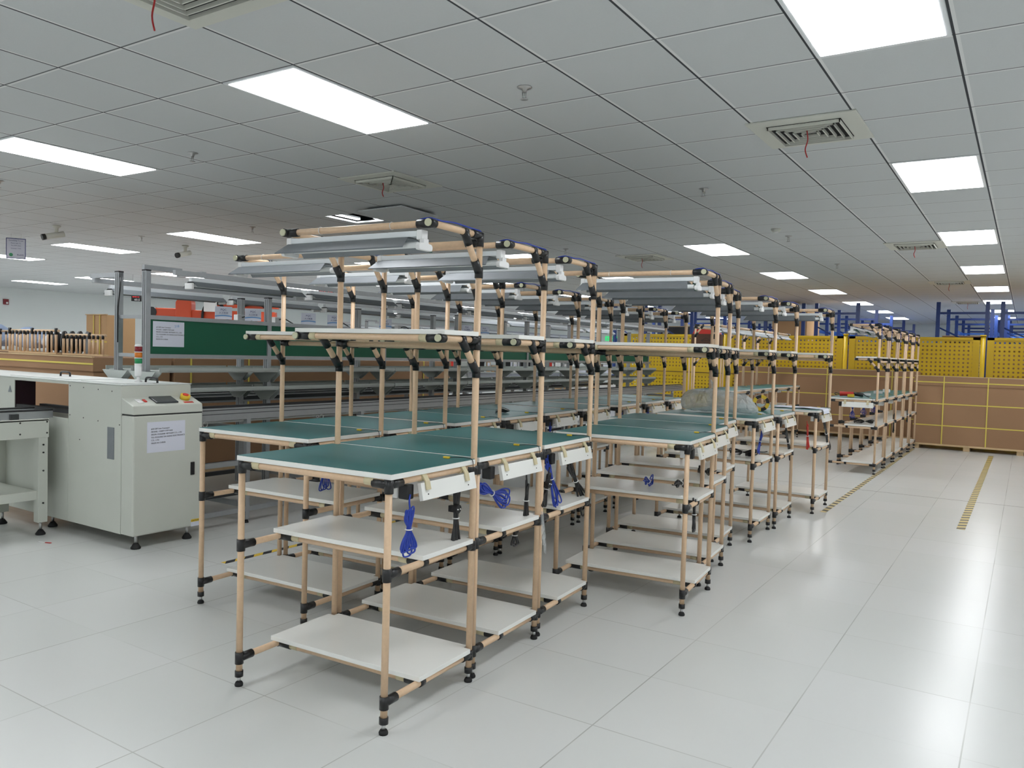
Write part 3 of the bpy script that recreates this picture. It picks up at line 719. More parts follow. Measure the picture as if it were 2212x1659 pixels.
t = thing('plastic_bag', 'large knotted clear plastic bag lying across two green bench tops', 'plastic bag', (bx, by, 1.036), R(2))
blob('bag_body', 'film', [(-0.36,0,0.072),(-0.34,0,0.078),(-0.24,0,0.082),(-0.11,0,0.086),(0.02,0,0.085),(0.12,0,0.078),(0.20,0,0.070),(0.26,0,0.056),(0.30,0.0,0.042),(0.32,0,0.03)],
     [0.04,0.095,0.112,0.118,0.116,0.108,0.097,0.077,0.045,0.015], 1.0, t, jit=0.035)
blob('bag_neck', 'thinfilm', [(-0.06,0.0,0.17),(-0.065,0,0.20),(-0.075,0,0.22),(-0.095,0.01,0.25),(-0.11,0.02,0.28)], [0.05,0.022,0.03,0.022,0.006], 1.0, t, nz=10, jit=0.15)
blob('bag_tail', 'thinfilm', [(0.29,0,0.03),(0.33,-0.01,0.018),(0.36,-0.02,0.01),(0.40,-0.02,0.006)], [0.03,0.02,0.03,0.01], 0.3, t, nz=10, jit=0.15)
# folded foil below the bag edge
# tape roll on the eighth bench
p = near(BM[7], 0.16, Yl(0.36), 1.0245)
t = thing('tape_roll', 'wide yellow and black striped tape roll standing on the eighth bench', 'tape roll', p, R(18))
b = MB(); n = 28
def annulus(b, r0_, r1_, y0_, y1_, zc, a0, a1, n):
    for k in range(n):
        A0 = a0+(a1-a0)*k/n; A1 = a0+(a1-a0)*(k+1)/n
        P = lambda r, a, y: (r*math.cos(a), y, zc+r*math.sin(a))
        b.quad(P(r1_,A0,y0_), P(r1_,A1,y0_), P(r1_,A1,y1_), P(r1_,A0,y1_), smooth=True)
        b.quad(P(r0_,A0,y0_), P(r0_,A1,y0_), P(r0_,A1,y1_), P(r0_,A0,y1_), smooth=True)
        b.quad(P(r0_,A0,y0_), P(r0_,A1,y0_), P(r1_,A1,y0_), P(r1_,A0,y0_)); b.quad(P(r0_,A0,y1_), P(r0_,A1,y1_), P(r1_,A1,y1_), P(r1_,A0,y1_))
zc = 0.075
for k in range(8):
    b = MB(); annulus(b, 0.046, 0.075, -0.05, 0.05, zc, 2*PI*k/8, 2*PI*(k+1)/8, 5)
    b.build('tape_stripe', 'yellow' if k % 2 else 'black', t, fix=False)
b = MB(); annulus(b, 0.042, 0.046, -0.05, 0.05, zc, 0, 2*PI, 30); b.build('core', 'card2', t, fix=False)
# paper on the last bench
p = near(BM[8], 0, 0, 0)
t = thing('paper_sheet', 'white paper sheet draped over the corner of the last bench, right row', 'paper', (BM[8].location[0], BM[8].location[1], 1.0245), 0)
b = MB(); seg = [(-0.05,0.004),(0.06,0.008),(0.16,0.003),(0.26,0.010),(0.34,0.006),(0.40,0.003),(0.435,0.0),(0.445,-0.02),(0.448,-0.045)]
for k in range(len(seg)-1):
    (xa, za), (xb, zb_) = seg[k], seg[k+1]
    for dz in (0, 0.0012): b.quad((xa, Yl(0.10)+0.12*xa, za+dz), (xb, Yl(0.10)+0.12*xb, zb_+dz), (xb, Yl(0.42), zb_+dz), (xa, Yl(0.42), za+dz), smooth=True)
b.build('sheet', 'paper', t)
# tools on the far right bench group
p = near(BF[0], 0.18, Yl(0.25), 1.0245)
t = thing('power_tool', 'orange and black corded hand tool on the nearest bench of the far right group', 'power tool', p, R(10))
b = MB(); b.cyl((-0.16,0,0.04), (0.02,0.01,0.045), 0.033, 14, 0.028); b.build('motor_body', 'red', t)
b = MB(); b.cyl((0.02,0.01,0.045), (0.14,0.02,0.035), 0.024, 12, 0.03); b.build('gear_head', 'black', t)
MB().box(-0.06, 0.03, -0.05, -0.02, 0.0, 0.04).build('battery', 'yellow', t, bevel=0.004)
MB().tube(spline([(-0.16,0,0.04),(-0.22,0.02,0.05),(-0.20,0.08,0.02),(-0.05,0.10,0.03),(0.10,0.09,0.06),(0.18,0.05,0.02),(0.22,0.0,0.01)], 6), 0.006, 6).build('cord', 'black', t)
for k, (q, dx, sx_) in enumerate(((1, 0.2, 0.05), (2, 0.05, 0.06), (3, 0.1, 0.05))):
    p = near(BF[q], dx, Yl(0.3), 1.0245)
    t = thing('small_box', 'small white box on the %s bench of the far right group' % ('second', 'middle', 'fourth')[k], 'box', p, R(20*k))
    box('body', 'white', -sx_, sx_, -0.03, 0.03, 0, 0.03+0.01*k, t, bevel=0.003); box('lid', 'tray', -sx_*0.9, sx_*0.9, -0.025, 0.025, 0.03+0.01*k, 0.034+0.01*k, t)

# ------------------------------------------------------------ floor tapes
o = box('floor_tape', 'tape_a', -0.028, 0.028, 8.35, 15.75, 0.0004, 0.0016); o.location = (-1.655, 0, 0); tag(o, 'pale yellow and dark striped floor tape beside the far right benches', 'floor tape', 'striped floor tapes')
o = box('floor_tape', 'tape_b', -0.035, 0.035, 8.35, 15.6, 0.0004, 0.0016); o.location = (-0.452, 0, 0); tag(o, 'worn striped floor tape alone in the open aisle on the right', 'floor tape', 'striped floor tapes')
o = box('floor_tape', 'tape_c', -0.025, 0.025, 3.50, 9.0, 0.0004, 0.0016); o.location = (-4.59, 0, 0); tag(o, 'yellow and black hazard tape on the floor under the left bench row', 'floor tape', 'striped floor tapes')

# ------------------------------------------------------------ grey machine at left
t = thing('conveyor_machine', 'large grey steel machine with sloped console, paper sign and signal tower', 'machine', (-5.9, 3.58, 0))
O = Vector((-5.9, 3.58, 0))
def L(x, y=None): return x-O.x
def LY(y): return y-O.y
b = MB()
b.box(L(-6.215), L(-5.5), LY(3.30), LY(3.87), 0.10, 1.185)
b.build('cabinet', 'machine', t, bevel=0.004)
b = MB()
b.prism([(L(-8.6),0.10),(L(-7.05),0.10),(L(-7.05),1.185),(L(-8.6),1.185)], LY(3.30), LY(3.47), 'y'); b.build('side_cabinet', 'machine', t, bevel=0.004)
box('lower_cover', 'machine', L(-7.05), L(-6.215), LY(3.30), LY(3.87), 0.10, 0.90, t, bevel=0.003)
box('top_bridge', 'machine', L(-7.05), L(-6.215), LY(3.30), LY(3.87), 1.165, 1.185, t)
box('deck', 'machinelight', L(-8.6), L(-5.5), LY(3.295), LY(3.875), 1.186, 1.194, t, bevel=0.002)
for (a, c_, l_) in ((-7.25, -6.25, 'top_lid'), (-6.15, -5.56, 'top_lid')):
    lid = box(l_, 'machinelight', L(a), L(c_), LY(3.36), LY(3.81), 1.1945, 1.200, t, bevel=0.002)
for hx in (-6.83, -5.60):
    b = MB(); b.tube(spline([(L(hx-0.075), LY(3.60), 1.200), (L(hx-0.07), LY(3.60), 1.228), (L(hx-0.045), LY(3.60), 1.236), (L(hx+0.045), LY(3.60), 1.236), (L(hx+0.07), LY(3.60), 1.228), (L(hx+0.075), LY(3.60), 1.200)], 4), 0.008, 8)
    b.build('lid_handle', 'black', t)
box('inner_plate', 'darkred', L(-7.049), L(-7.043), LY(3.305), LY(3.465), 0.93, 1.16, t)
b = MB(); b.box(L(-7.05), L(-6.22), LY(3.31), LY(3.36), 0.935, 0.965); b.box(L(-7.05), L(-6.22), LY(3.5), LY(3.55), 0.925, 0.96); b.build('inner_rail', 'belt', t)
# console
b = MB(); b.prism([(L(-5.5), 1.10), (L(-5.352), 1.045), (L(-5.345), 0.982), (L(-5.5), 0.982)], LY(3.30), LY(3.87), 'y'); b.build('console', 'machine', t, bevel=0.006)
b = MB(); b.prism([(L(-5.5), 0.974), (L(-5.345), 0.974), (L(-5.345), 0.10), (L(-5.5), 0.10)], LY(3.30), LY(3.87), 'y'); door = b.build('door', 'machine', t, bevel=0.012)
box('door_latch', 'black', L(-5.347), L(-5.338), LY(3.765), LY(3.80), 0.50, 0.60, door, bevel=0.004)
box('gasket', 'rubber', L(-5.495), L(-5.352), LY(3.305), LY(3.865), 0.973, 0.983, t)
# console controls: slope plane
sl = math.atan2(0.055, 0.148)
def onslope(u, y, h=0.0):
    return Vector((L(-5.5+0.148*u)+math.sin(sl)*h, LY(y), 1.10-0.055*u+math.cos(sl)*h))
def slab(name, m, u0_, u1_, y0_, y1_, h, bev=0.0):
    P = [onslope(u0_, y0_), onslope(u1_, y0_), onslope(u1_, y1_), onslope(u0_, y1_)]
    Q = [p_+Vector((math.sin(sl), 0, math.cos(sl)))*h for p_ in P]
    b = MB(); i = 0; b.v = [tuple(p_) for p_ in P+Q]
    b.f = [(0,3,2,1),(4,5,6,7),(0,1,5,4),(1,2,6,5),(2,3,7,6),(3,0,4,7)]; b.sm = [False]*6
    return b.build(name, m, t, bevel=bev)
slab('touch_screen', 'screen', 0.12, 0.82, 3.50, 3.68, 0.012, 0.003)
slab('warning_label', 'red', 0.72, 0.86, 3.73, 3.81, 0.0015)
slab('rocker_switch', 'red', 0.35, 0.62, 3.425, 3.445, 0.008, 0.002)
slab('switch_plate', 'white', 0.3, 0.7, 3.37, 3.41, 0.006, 0.001)
c1 = onslope(0.4, 3.775); nrm = Vector((math.sin(sl), 0, math.cos(sl)))
b = MB(); b.cyl(c1, c1+nrm*0.034, 0.036, 20); b.build('button_guard', 'yellow', t)
MB().cyl(c1+nrm*0.034, c1+nrm*0.040, 0.022, 16).build('stop_button', 'red', t)
# side window and screws
box('side_window', 'reflector', L(-5.672), L(-5.585), LY(3.297), LY(3.2995), 0.64, 0.875, t)
b = MB()
for (x, z) in ((-6.19,1.155),(-6.0,1.15),(-5.8,1.145),(-5.62,1.14),(-6.19,0.93),(-6.0,0.92),(-5.8,0.91),(-5.52,0.90),(-6.05,0.75)):
    b.cyl((L(x), LY(3.2985), z), (L(x), LY(3.3005), z), 0.005, 8)
b.build('panel_screws', 'black', t)
b = MB(); b.prism([(L(-7.15), 1.06), (L(-7.09), 1.06), (L(-7.12), 1.115)], LY(3.297), LY(3.2995), 'y'); b.build('warning_triangle', 'reflector', t)
# caution sticker
st = box('caution_sticker', 'paper', L(-5.3445), L(-5.3435), LY(3.775), LY(3.845), 0.10, 0.155, door)
box('sticker_band', 'yellow', L(-5.3434), L(-5.343), LY(3.775), LY(3.845), 0.135, 0.155, door)
text_mesh('sticker_text', 'CAUTION', 0.014, 'ink', door, frame_x(L(-5.3428), LY(3.780), 0.139))
# paper sign on door
ps = box('paper_sign', 'paper', L(-5.3445), L(-5.3435), LY(3.405), LY(3.715), 0.70, 0.925, door)
SIGN = 'DIP Line Conveyor\nMODEL: 12000*1770*1650\nFROM: FOXLINK VIETNAM CO., LTD\nTO: FOXLINK DA NANG ELECTRONICS\nCO., LTD\nMADE IN CHINA'
text_mesh('sign_text', '#10 '+SIGN, 0.0155, 'ink', door, frame_x(L(-5.343), LY(3.436), 0.868, R(1.2)), spacing=1.35)
# signal tower
tw = MB().lathe([(0.028,0),(0.028,0.010),(0.012,0.018),(0.010,0.05)], (L(-5.775), LY(3.60), 1.194), 16).build('tower_base', 'white', t)
MB().lathe([(0.022,0.0),(0.025,0.01),(0.027,0.10)], (L(-5.775), LY(3.60), 1.24), 18).build('tower_pole', 'white', tw)
for (z, mm) in ((1.340,'greenlens'), (1.386,'amber'), (1.432,'redlens')):
    MB().lathe([(0.027,0.0),(0.027,0.040)], (L(-5.775), LY(3.60), z), 18).build('tower_light', mm, tw)
    MB().lathe([(0.028,0.0),(0.028,0.006)], (L(-5.775), LY(3.60), z+0.040), 18).build('tower_ring', 'white', tw)
MB().lathe([(0.028,0.0),(0.024,0.008),(0.002,0.010)], (L(-5.775), LY(3.60), 1.478), 18).build('tower_cap', 'white', tw)
def mfoot(x, y, z, parent):
    MB().cyl((x, y, 0.03), (x, y, z), 0.011, 10).build('foot_bolt', 'steel', parent)
    return MB().lathe([(0.034,0.0),(0.036,0.010),(0.024,0.028),(0.016,0.040)], (x, y, 0), 16).build('levelling_foot', 'rubber', parent)
for (x, y) in ((-5.40,3.36),(-5.40,3.78),(-6.55,3.36),(-6.55,3.80),(-8.0,3.4),(-8.0,3.8)): mfoot(L(x), LY(y), 0.12, t)
MB().tube(spline([(L(-6.75), LY(3.285), 0.905), (L(-6.62), LY(3.27), 0.91), (L(-6.56), LY(3.27), 0.87), (L(-6.53), LY(3.27), 0.78), (L(-6.56), LY(3.26), 0.74), (L(-6.7), LY(3.25), 0.70)], 6), 0.004, 6).build('sensor_cable', 'white', t)

# ------------------------------------------------------------ small feeder table at far left
t = thing('feeder_table', 'low pale grey steel feeder table with open shelf at left edge', 'machine table', (-6.6, 2.2, 0))
O2 = Vector((-6.6, 2.2, 0))
a = lambda x: x-O2.x; c_ = lambda y: y-O2.y
MB().box(a(-6.98), a(-6.3), c_(1.0), c_(3.20), 0.885, 0.893).build('top_plate', 'machine', t)
MB().box(a(-6.315), a(-6.3), c_(1.0), c_(3.20), 0.755, 0.898).build('side_panel', 'machine', t, bevel=0.002)
MB().box(a(-6.98), a(-6.965), c_(1.0), c_(3.20), 0.755, 0.898).build('side_panel', 'machine', t, bevel=0.002)
for (x, y) in ((-6.34,3.16),(-6.94,3.16),(-6.34,1.04),(-6.94,1.04)):
    lg = MB().box(a(x-0.035), a(x+0.035), c_(y-0.035), c_(y+0.035), 0.10, 0.89).build('leg', 'machine', t, bevel=0.003)
    mfoot(a(x), c_(y), 0.11, t)
MB().box(a(-6.98), a(-6.33), c_(1.0), c_(3.13), 0.275, 0.345).build('lower_shelf', 'machine', t, bevel=0.003)
MB().box(a(-6.98), a(-6.33), c_(3.17), c_(3.185), 0.3, 0.80).build('end_panel', 'machine', t)
for x in (-6.42, -6.70):
    b = MB(); b.box(a(x-0.02), a(x+0.02), c_(1.0), c_(3.28), 0.894, 0.95); b.build('conveyor_rail', 'alu', t)
    b = MB(); b.box(a(x-0.018), a(x+0.018), c_(1.0), c_(3.28), 0.951, 0.962); b.build('belt', 'belt', t)
b = MB(); b.box(a(-6.44), a(-6.38), c_(2.96), c_(3.02), 0.895, 0.935); b.build('rail_clamp', 'aludark', t)
b = MB()
for (y, z) in ((2.99,0.875),(3.185,0.875),(2.99,0.79),(3.185,0.79),(3.16,0.70),(3.16,0.64),(3.16,0.5),(3.16,0.25)):
    b.cyl((a(-6.3045), c_(y), z), (a(-6.2985), c_(y), z), 0.007, 8)
b.build('panel_screws', 'black', t)

# ------------------------------------------------------------ aluminium assembly conveyor line
def extr(b, x0, x1, y0, y1, z0, z1): b.box(x0, x1, y0, y1, z0, z1)
def make_line(first=True):
    t = thing('assembly_conveyor', 'line', 'conveyor', (-6.4, 3.9, 0))
    ox, oy = -6.4, 3.9
    X = lambda x: x-ox; Yy = lambda y: y-oy
    y0, y1 = 3.88, 14.5
    for s, xx in ((1, -5.52), (-1, -7.28)):
        r_ = MB().box(X(xx-0.02), X(xx+0.02), Yy(y0), Yy(y1), 0.885, 0.985).build('side_rail', 'alu', t)
        b = MB(); b.box(X(xx-0.0215), X(xx+0.0215), Yy(y0)+0.001, Yy(y1)-0.001, 0.967, 0.974); b.box(X(xx-0.0215), X(xx+0.0215), Yy(y0)+0.001, Yy(y1)-0.001, 0.935, 0.940); b.build('groove', 'aludark', r_)
        MB().box(X(xx-0.02-s*0.03), X(xx+0.02-s*0.03), Yy(y0), Yy(y1), 0.99, 1.004).build('chain_guide', 'belt', t)
        MB().box(X(xx-0.02), X(xx+0.02), Yy(y0), Yy(y1), 0.50, 0.54).build('lower_rail', 'alu', t)
        MB().box(X(xx-0.02), X(xx+0.02), Yy(y0), Yy(y1), 0.10, 0.14).build('base_rail', 'alu', t)
        MB().box(X(xx-s*0.30-0.02), X(xx-s*0.30+0.02), Yy(y0), Yy(y1), 0.93, 0.97).build('inner_rail', 'aludark', t)
        MB().box(X(xx-s*0.36-0.02), X(xx-s*0.36+0.02), Yy(y0), Yy(y1), 0.17, 0.21).build('base_rail', 'aludark', t)
    MB().box(X(-6.95), X(-5.9), Yy(y0), Yy(y1), 0.82, 0.835).build('pan', 'tray', t)
    yy = 4.43
    while yy < y1:
        for xx in (-5.52, -7.28):
            l = MB().box(X(xx-0.02), X(xx+0.02), Yy(yy-0.02), Yy(yy+0.02), 0.03, 0.885).build('leg', 'alu', t)
            MB().lathe([(0.025,0),(0.02,0.02),(0.01,0.03)], (X(xx), Yy(yy), 0), 10).build('foot', 'rubber', l)
        MB().box(X(-7.26), X(-5.54), Yy(yy-0.02), Yy(yy+0.02), 0.13, 0.17).build('cross_beam', 'alu', t)
        MB().box(X(-7.26), X(-5.54), Yy(yy-0.02), Yy(yy+0.02), 0.78, 0.82).build('cross_beam', 'alu', t)
        yy += 1.37
    yy = 4.0
    while yy < y1:
        b = MB(); b.ring((X(-5.497), Yy(yy), 0.862), (1,0,0), 0.022, 0.005, 16, 5); b.ring((X(-5.497), Yy(yy-0.05), 0.866), (1,0,0), 0.013, 0.004, 12, 5)
        b.build('idler_wheel', 'steel', t); yy += 1.25
    py = [3.93, 5.20, 6.85, 8.25, 9.95, 11.25, 13.10, 14.4]
    for k, y in enumerate(py):
        for xx in (-6.2, -6.6):
            top = 2.10 if k == 0 else 1.96
            p_ = MB().box(X(xx-0.03), X(xx+0.03), Yy(y-0.022), Yy(y+0.022), 0.14, top).build('upright', 'alu', t)
            b = MB()
            for dx in (-0.012, 0.012): b.box(X(xx+dx-0.003), X(xx+dx+0.003), Yy(y-0.0235), Yy(y+0.0235), 0.15, top-0.005)
            b.build('groove', 'aludark', p_)
            MB().box(X(xx-0.031), X(xx+0.031), Yy(y-0.023), Yy(y+0.023), top, top+0.012).build('end_cap', 'black', p_)
        for xx in (-6.2, -6.6):
            for z in (1.262, 1.092):
                b = MB()
                for dy in (-0.034, 0.026):
                    b.prism([(X(xx-0.185), z), (X(xx+0.185), z), (X(xx+0.165), z-0.02), (X(xx+0.05), z-0.105), (X(xx-0.05), z-0.105), (X(xx-0.165), z-0.02)], Yy(y+dy), Yy(y+dy+0.008), 'y')
                b.build('bracket', 'tray', t)
    MB().box(X(-6.235), X(-6.17), Yy(3.91), Yy(y1), 1.70, 1.735).build('board_rail', 'alu', t)
    MB().box(X(-6.235), X(-6.17), Yy(3.91), Yy(y1), 1.375, 1.41).build('board_rail', 'alu', t)
    for z in (1.705, 1.38): MB().box(X(-6.6), X(-6.2), Yy(3.915), Yy(3.945), z, z+0.03).build('cross_beam', 'alu', t)
    for k in range(len(py)-1):
        MB().box(X(-6.205), X(-6.185), Yy(py[k]+0.03), Yy(py[k+1]-0.0), 1.41, 1.70).build('green_board', 'greenboard', t)
    for z in (1.28, 1.11):
        for xx in (-6.2, -6.6):
            for k in range(len(py)-1):
                a_, b_ = py[k]+0.0, py[k+1]-0.02
                q = MB(); q.box(X(xx-0.195), X(xx+0.195), Yy(a_+0.03), Yy(b_), z-0.018, z-0.012)
                for e in (-0.195, 0.189): q.box(X(xx+e), X(xx+e+0.006), Yy(a_), Yy(b_), z-0.022, z+0.016)
                q.build('parts_tray', 'tray', t)
    # overhead beams and lamps
    for (xb, zz, ys) in ((-5.85, 2.06, 3.95), (-6.95, 2.02, 3.9)):
        MB().box(X(xb-0.02), X(xb+0.02), Yy(ys), Yy(y1), zz, zz+0.04).build('lamp_beam', 'alu', t)
        yy = ys+0.15
        while yy+1.2 < y1:
            zl = zz-0.075
            h = MB().box(X(xb-0.02), X(xb+0.02), Yy(yy), Yy(yy+1.18), zl+0.035, zl+0.068).build('lamp_housing', 'lampwhite', t)
            q = MB()
            prof = [(-0.10, -0.012), (-0.09, -0.008), (-0.034, 0.032), (0.034, 0.032), (0.09, -0.008), (0.10, -0.012)]
            for j in range(5):
                for dz in (0, 0.002):
                    (xa, za), (xc, zc_) = prof[j], prof[j+1]
                    q.quad((X(xb+xa), Yy(yy), zl+za+dz), (X(xb+xa), Yy(yy+1.18), zl+za+dz), (X(xb+xc), Yy(yy+1.18), zl+zc_+dz), (X(xb+xc), Yy(yy), zl+zc_+dz))
            q.build('reflector', 'reflector', h)
            MB().cyl((X(xb), Yy(yy), zl+0.005), (X(xb), Yy(yy+1.18), zl+0.005), 0.013, 8).build('tube', 'tube', h)
            for ye in (yy-0.02, yy+1.18): MB().box(X(xb-0.05), X(xb+0.05), Yy(ye), Yy(ye+0.02), zl-0.03, zl+0.02).build('lamp_holder', 'white', h, bevel=0.004)
            yy += 1.30
    MB().box(X(-7.02), X(-6.57), Yy(3.91), Yy(3.95), 2.06, 2.10).build('cross_beam', 'alu', t)
    MB().box(X(-6.22), X(-6.18), Yy(3.90), Yy(4.25), 2.112, 2.15).build('cross_beam', 'alu', t)
    MB().box(X(-6.2), X(-5.85), Yy(4.21), Yy(4.25), 2.075, 2.112).build('cross_beam', 'alu', t)
    MB().tube(spline([(X(-6.565), Yy(3.92), 2.06), (X(-6.53), Yy(3.90), 1.98), (X(-6.56), Yy(3.90), 1.80), (X(-6.565), Yy(3.90), 1.5)], 6), 0.006, 6).build('wire', 'black', t)
    return t
line1 = make_line(); tag(line1, 'long aluminium assembly conveyor with green boards beside the left bench row', 'conveyor', 'aluminium assembly conveyors')
# paper sign on the first green board
t = thing('paper_notice', 'white A4 notice taped to the first green board of the conveyor', 'paper sign', (-6.184, 4.13, 1.58))
box('sheet', 'paper', 0.0, 0.001, -0.148, 0.148, -0.107, 0.107, t)
text_mesh('notice_text', '#1 '+SIGN, 0.0150, 'ink', t, frame_x(0.0014, -0.118, 0.052, 0), spacing=1.35)
text_mesh('handwriting', '218', 0.03, 'stripblue', t, frame_x(0.0014, 0.055, 0.06, 0.1))
line2 = copy_tree(line1); line2.location = (-12.4, 12.9, 0); tag(line2, 'far aluminium assembly conveyor behind the cartons, seen over the nearer one', 'conveyor', 'aluminium assembly conveyors')

# cards along the top of the conveyor boards
cards = [(4.60, 'white station card before the orange robot arm, left one'), (4.93, 'white station card right of the first bright upright'), (5.62, 'white station card left of the front bench lamp post'), (5.98, 'white station card right behind the tall post of the nearest bench'),
         (6.78, 'white station card by the third conveyor upright pair'), (8.35, 'white station card by the fourth conveyor upright pair'), (8.75, 'white station card just after the fourth upright pair')]
for k, (y, l) in enumerate(cards):
    t = thing('station_card', l+', with a blue wave', 'card', (-6.2, y, 1.7365), R(-25), 'white station cards on the conveyor')
    box('sheet', 'paper', -0.001, 0.001, 0.0, 0.15, 0.0, 0.115, t)
    b = MB()
    for j in range(8):
        u0_, u1_ = j/8*0.15, (j+1)/8*0.15; f_ = lambda u: 0.028+0.012*math.sin(u/0.15*2.4+0.3)
        b.quad((0.0015, u0_, f_(u0_)), (0.0015, u1_, f_(u1_)), (0.0015, u1_, f_(u1_)-0.012), (0.0015, u0_, f_(u0_)-0.012))
    b.build('blue_wave', 'stripblue', t)
    text_mesh('card_text', 'PQC', 0.026, 'inkblue', t, frame_x(0.0014, 0.075, 0.078), align='CENTER')
    text_mesh('card_text', '人工检测', 0.020, 'inkblue', t, frame_x(0.0014, 0.075, 0.050), align='CENTER')
for k, (y, l) in enumerate(((5.0, 'left of the first bright upright'), (5.45, 'before the third station card'), (6.25, 'after the fourth station card'), (7.3, 'between the third and fourth uprights'))):
    t = thing('power_adapter', 'white power adapter with black plug on the conveyor, '+l, 'power adapter', (-6.36, y, 1.736), 0, 'power adapters on the conveyor rail')
    box('body', 'white', -0.03, 0.03, -0.05, 0.05, 0.0, 0.06, t, bevel=0.004); MB().tube(spline([(0.03,0.0,0.035),(0.07,0.03,0.045),(0.09,0.08,0.02),(0.10,0.12,0.0)], 5), 0.006, 6).build('plug_cord', 'black', t)
    box('support_strip', 'alu', -0.1, 0.19, -0.02, 0.02, -0.0, 0.004, t)

# ------------------------------------------------------------ cartons
def carton(name, label, x0, x1, y0, y1, z0, z1, vs_, hs_, lid=0.13, m='card', group=None, rz=0.0, wood=True, cat='carton'):
    cx_, cy_ = (x0+x1)/2, (y0+y1)/2
    t = thing(name, label, cat, (cx_, cy_, 0), rz, group)
    hx_, hy_ = (x1-x0)/2, (y1-y0)/2
    box('body', m, -hx_, hx_, -hy_, hy_, z0, z1-lid*0.3, t)
    if lid: box('lid', m, -hx_-0.012, hx_+0.012, -hy_-0.012, hy_+0.012, z1-lid, z1, t)
    if wood:
        b = MB(); b.box(-hx_-0.02, hx_+0.02, -hy_-0.02, -hy_+0.05, z0-0.03, z0); b.box(-hx_-0.02, hx_+0.02, hy_-0.05, hy_+0.02, z0-0.03, z0); b.box(-hx_, hx_, -hy_-0.018, -hy_+0.01, z1, z1+0.012); b.build('edge_batten', 'wood', t)
        n = max(2, int((x1-x0)/0.8)+1)
        for k in range(n):
            xk = -hx_+0.06+(2*hx_-0.12)*k/(n-1)
            box('pallet_block', 'wood', xk-0.05, xk+0.05, -hy_, hy_, 0.0, z0-0.03, t)
    for xk in vs_:
        b = MB(); b.box(xk-cx_-0.009, xk-cx_+0.009, -hy_-0.016, -hy_-0.0125, z0-0.03, z1+0.003); b.box(xk-cx_-0.009, xk-cx_+0.009, -hy_-0.016, hy_+0.013, z1+0.001, z1+0.004); b.build('strap', 'strap', t)
    for zk in hs_:
        off = 0.016 if zk > z1-lid else 0.004
        b = MB(); b.box(-hx_-off, hx_+off, -hy_-off, -hy_-off+0.002, zk-0.009, zk+0.009); b.box(-hx_-off, -hx_-off+0.002, -hy_-off, hy_, zk-0.009, zk+0.009); b.build('strap', 'strap', t)
    return t
carton('large_carton', 'long brown strapped carton on a pallet at the right end of the aisle', -1.70, 3.2, 16.04, 16.9, 0.10, 1.30, [-1.235, -0.56, 0.12, 0.8, 1.5, 2.2, 2.9], [1.2, 0.815, 0.43], 0.16, group='large strapped cartons')
carton('large_carton', 'long brown strapped carton behind the far right workbenches', -5.3, -1.80, 17.0, 17.72, 0.10, 1.36, [-4.9, -3.4, -2.2], [1.25, 0.86, 0.45], 0.16, group='large strapped cartons')
carton('large_carton', 'long brown strapped carton behind the grey machine, pipes lying on it', -13.2, -8.0, 4.50, 5.36, 0.12, 1.335, [], [1.27], 0.14, group='large strapped cartons')
def side_carton(name, label, x0, x1, y0, y1, z0, z1, ystr, zstr):
    t = carton(name, label, x0, x1, y0, y1, z0, z1, [], [], 0.14, group='large strapped cartons')
    hx_, hy_ = (x1-x0)/2, (y1-y0)/2; cy_ = (y0+y1)/2
    for y in ystr:
        b = MB(); b.box(hx_+0.0125, hx_+0.016, y-cy_-0.011, y-cy_+0.011, z0-0.03, z1+0.003); b.box(-hx_, hx_+0.016, y-cy_-0.011, y-cy_+0.011, z1+0.001, z1+0.004); b.build('strap', 'strap', t)
    for z in zstr: MB().box(hx_+0.013, hx_+0.017, -hy_, hy_, z-0.01, z+0.01).build('strap', 'strap', t)
    return t
side_carton('large_carton', 'dark brown strapped carton close behind the first green boards', -8.9, -8.0, 5.42, 8.75, 0.12, 1.335, [5.62, 6.42], [])
side_carton('large_carton', 'brown strapped carton behind the middle of the conveyor, two thin yellow straps', -9.0, -8.1, 8.95, 10.6, 0.12, 1.33, [9.9], [1.2])
carton('carton', 'tall tan carton behind the pipes, between the two front conveyor uprights', -10.85, -10.35, 6.0, 6.4, 0.1, 1.86, [-10.65, -10.5], [1.5], 0.0, 'card2', 'light tan cartons')

# ------------------------------------------------------------ slatted pipe rack standing behind the cartons
def pipe_rack(x0, x1, y, z0, z1, label, pitch):
    t = thing('pipe_rack', label, 'pipe rack', ((x0+x1)/2, y, z0), 0, 'slatted pipe racks')
    h_ = (x1-x0)/2; hh = z1-z0
    MB().cyl((-h_, 0, hh), (h_, 0, hh), 0.0145, 8).build('top_pipe', 'pipe', t)
    MB().box(-h_, h_, -0.03, 0.03, 0.0, 0.018).build('base_rail', 'wood', t)
    x = -h_; k = 0
    while x <= h_+1e-6:
        big = (k % 6 == 0)
        MB().cyl((x, -0.015, 0.018), (x, -0.015, hh+(0.025 if big else -0.02)), 0.0145 if big else 0.011, 8).build('upright', 'pipe', t)
        MB().cyl((x, -0.015, hh-0.04), (x, -0.015, hh+(0.03 if big else 0.0)), 0.018 if big else 0.014, 8).build('pipe_joint', 'black', t)
        x += pitch*(0.9+0.2*((k*7) % 3)/2); k += 1
    return t
ZT = 1.335+0.013
pipe_rack(-9.95, -8.9, 4.62, ZT, 1.605, 'slatted tan pipe rack lying on the left carton, with black joints', 0.085)
pipe_rack(-8.85, -8.06, 4.66, ZT, 1.565, 'slatted tan pipe rack seen between the two front conveyor uprights', 0.085)
pipe_rack(-10.9, -10.05, 4.95, ZT, 1.60, 'slatted tan pipe rack at the left edge of the photo, behind the parcel', 0.16)
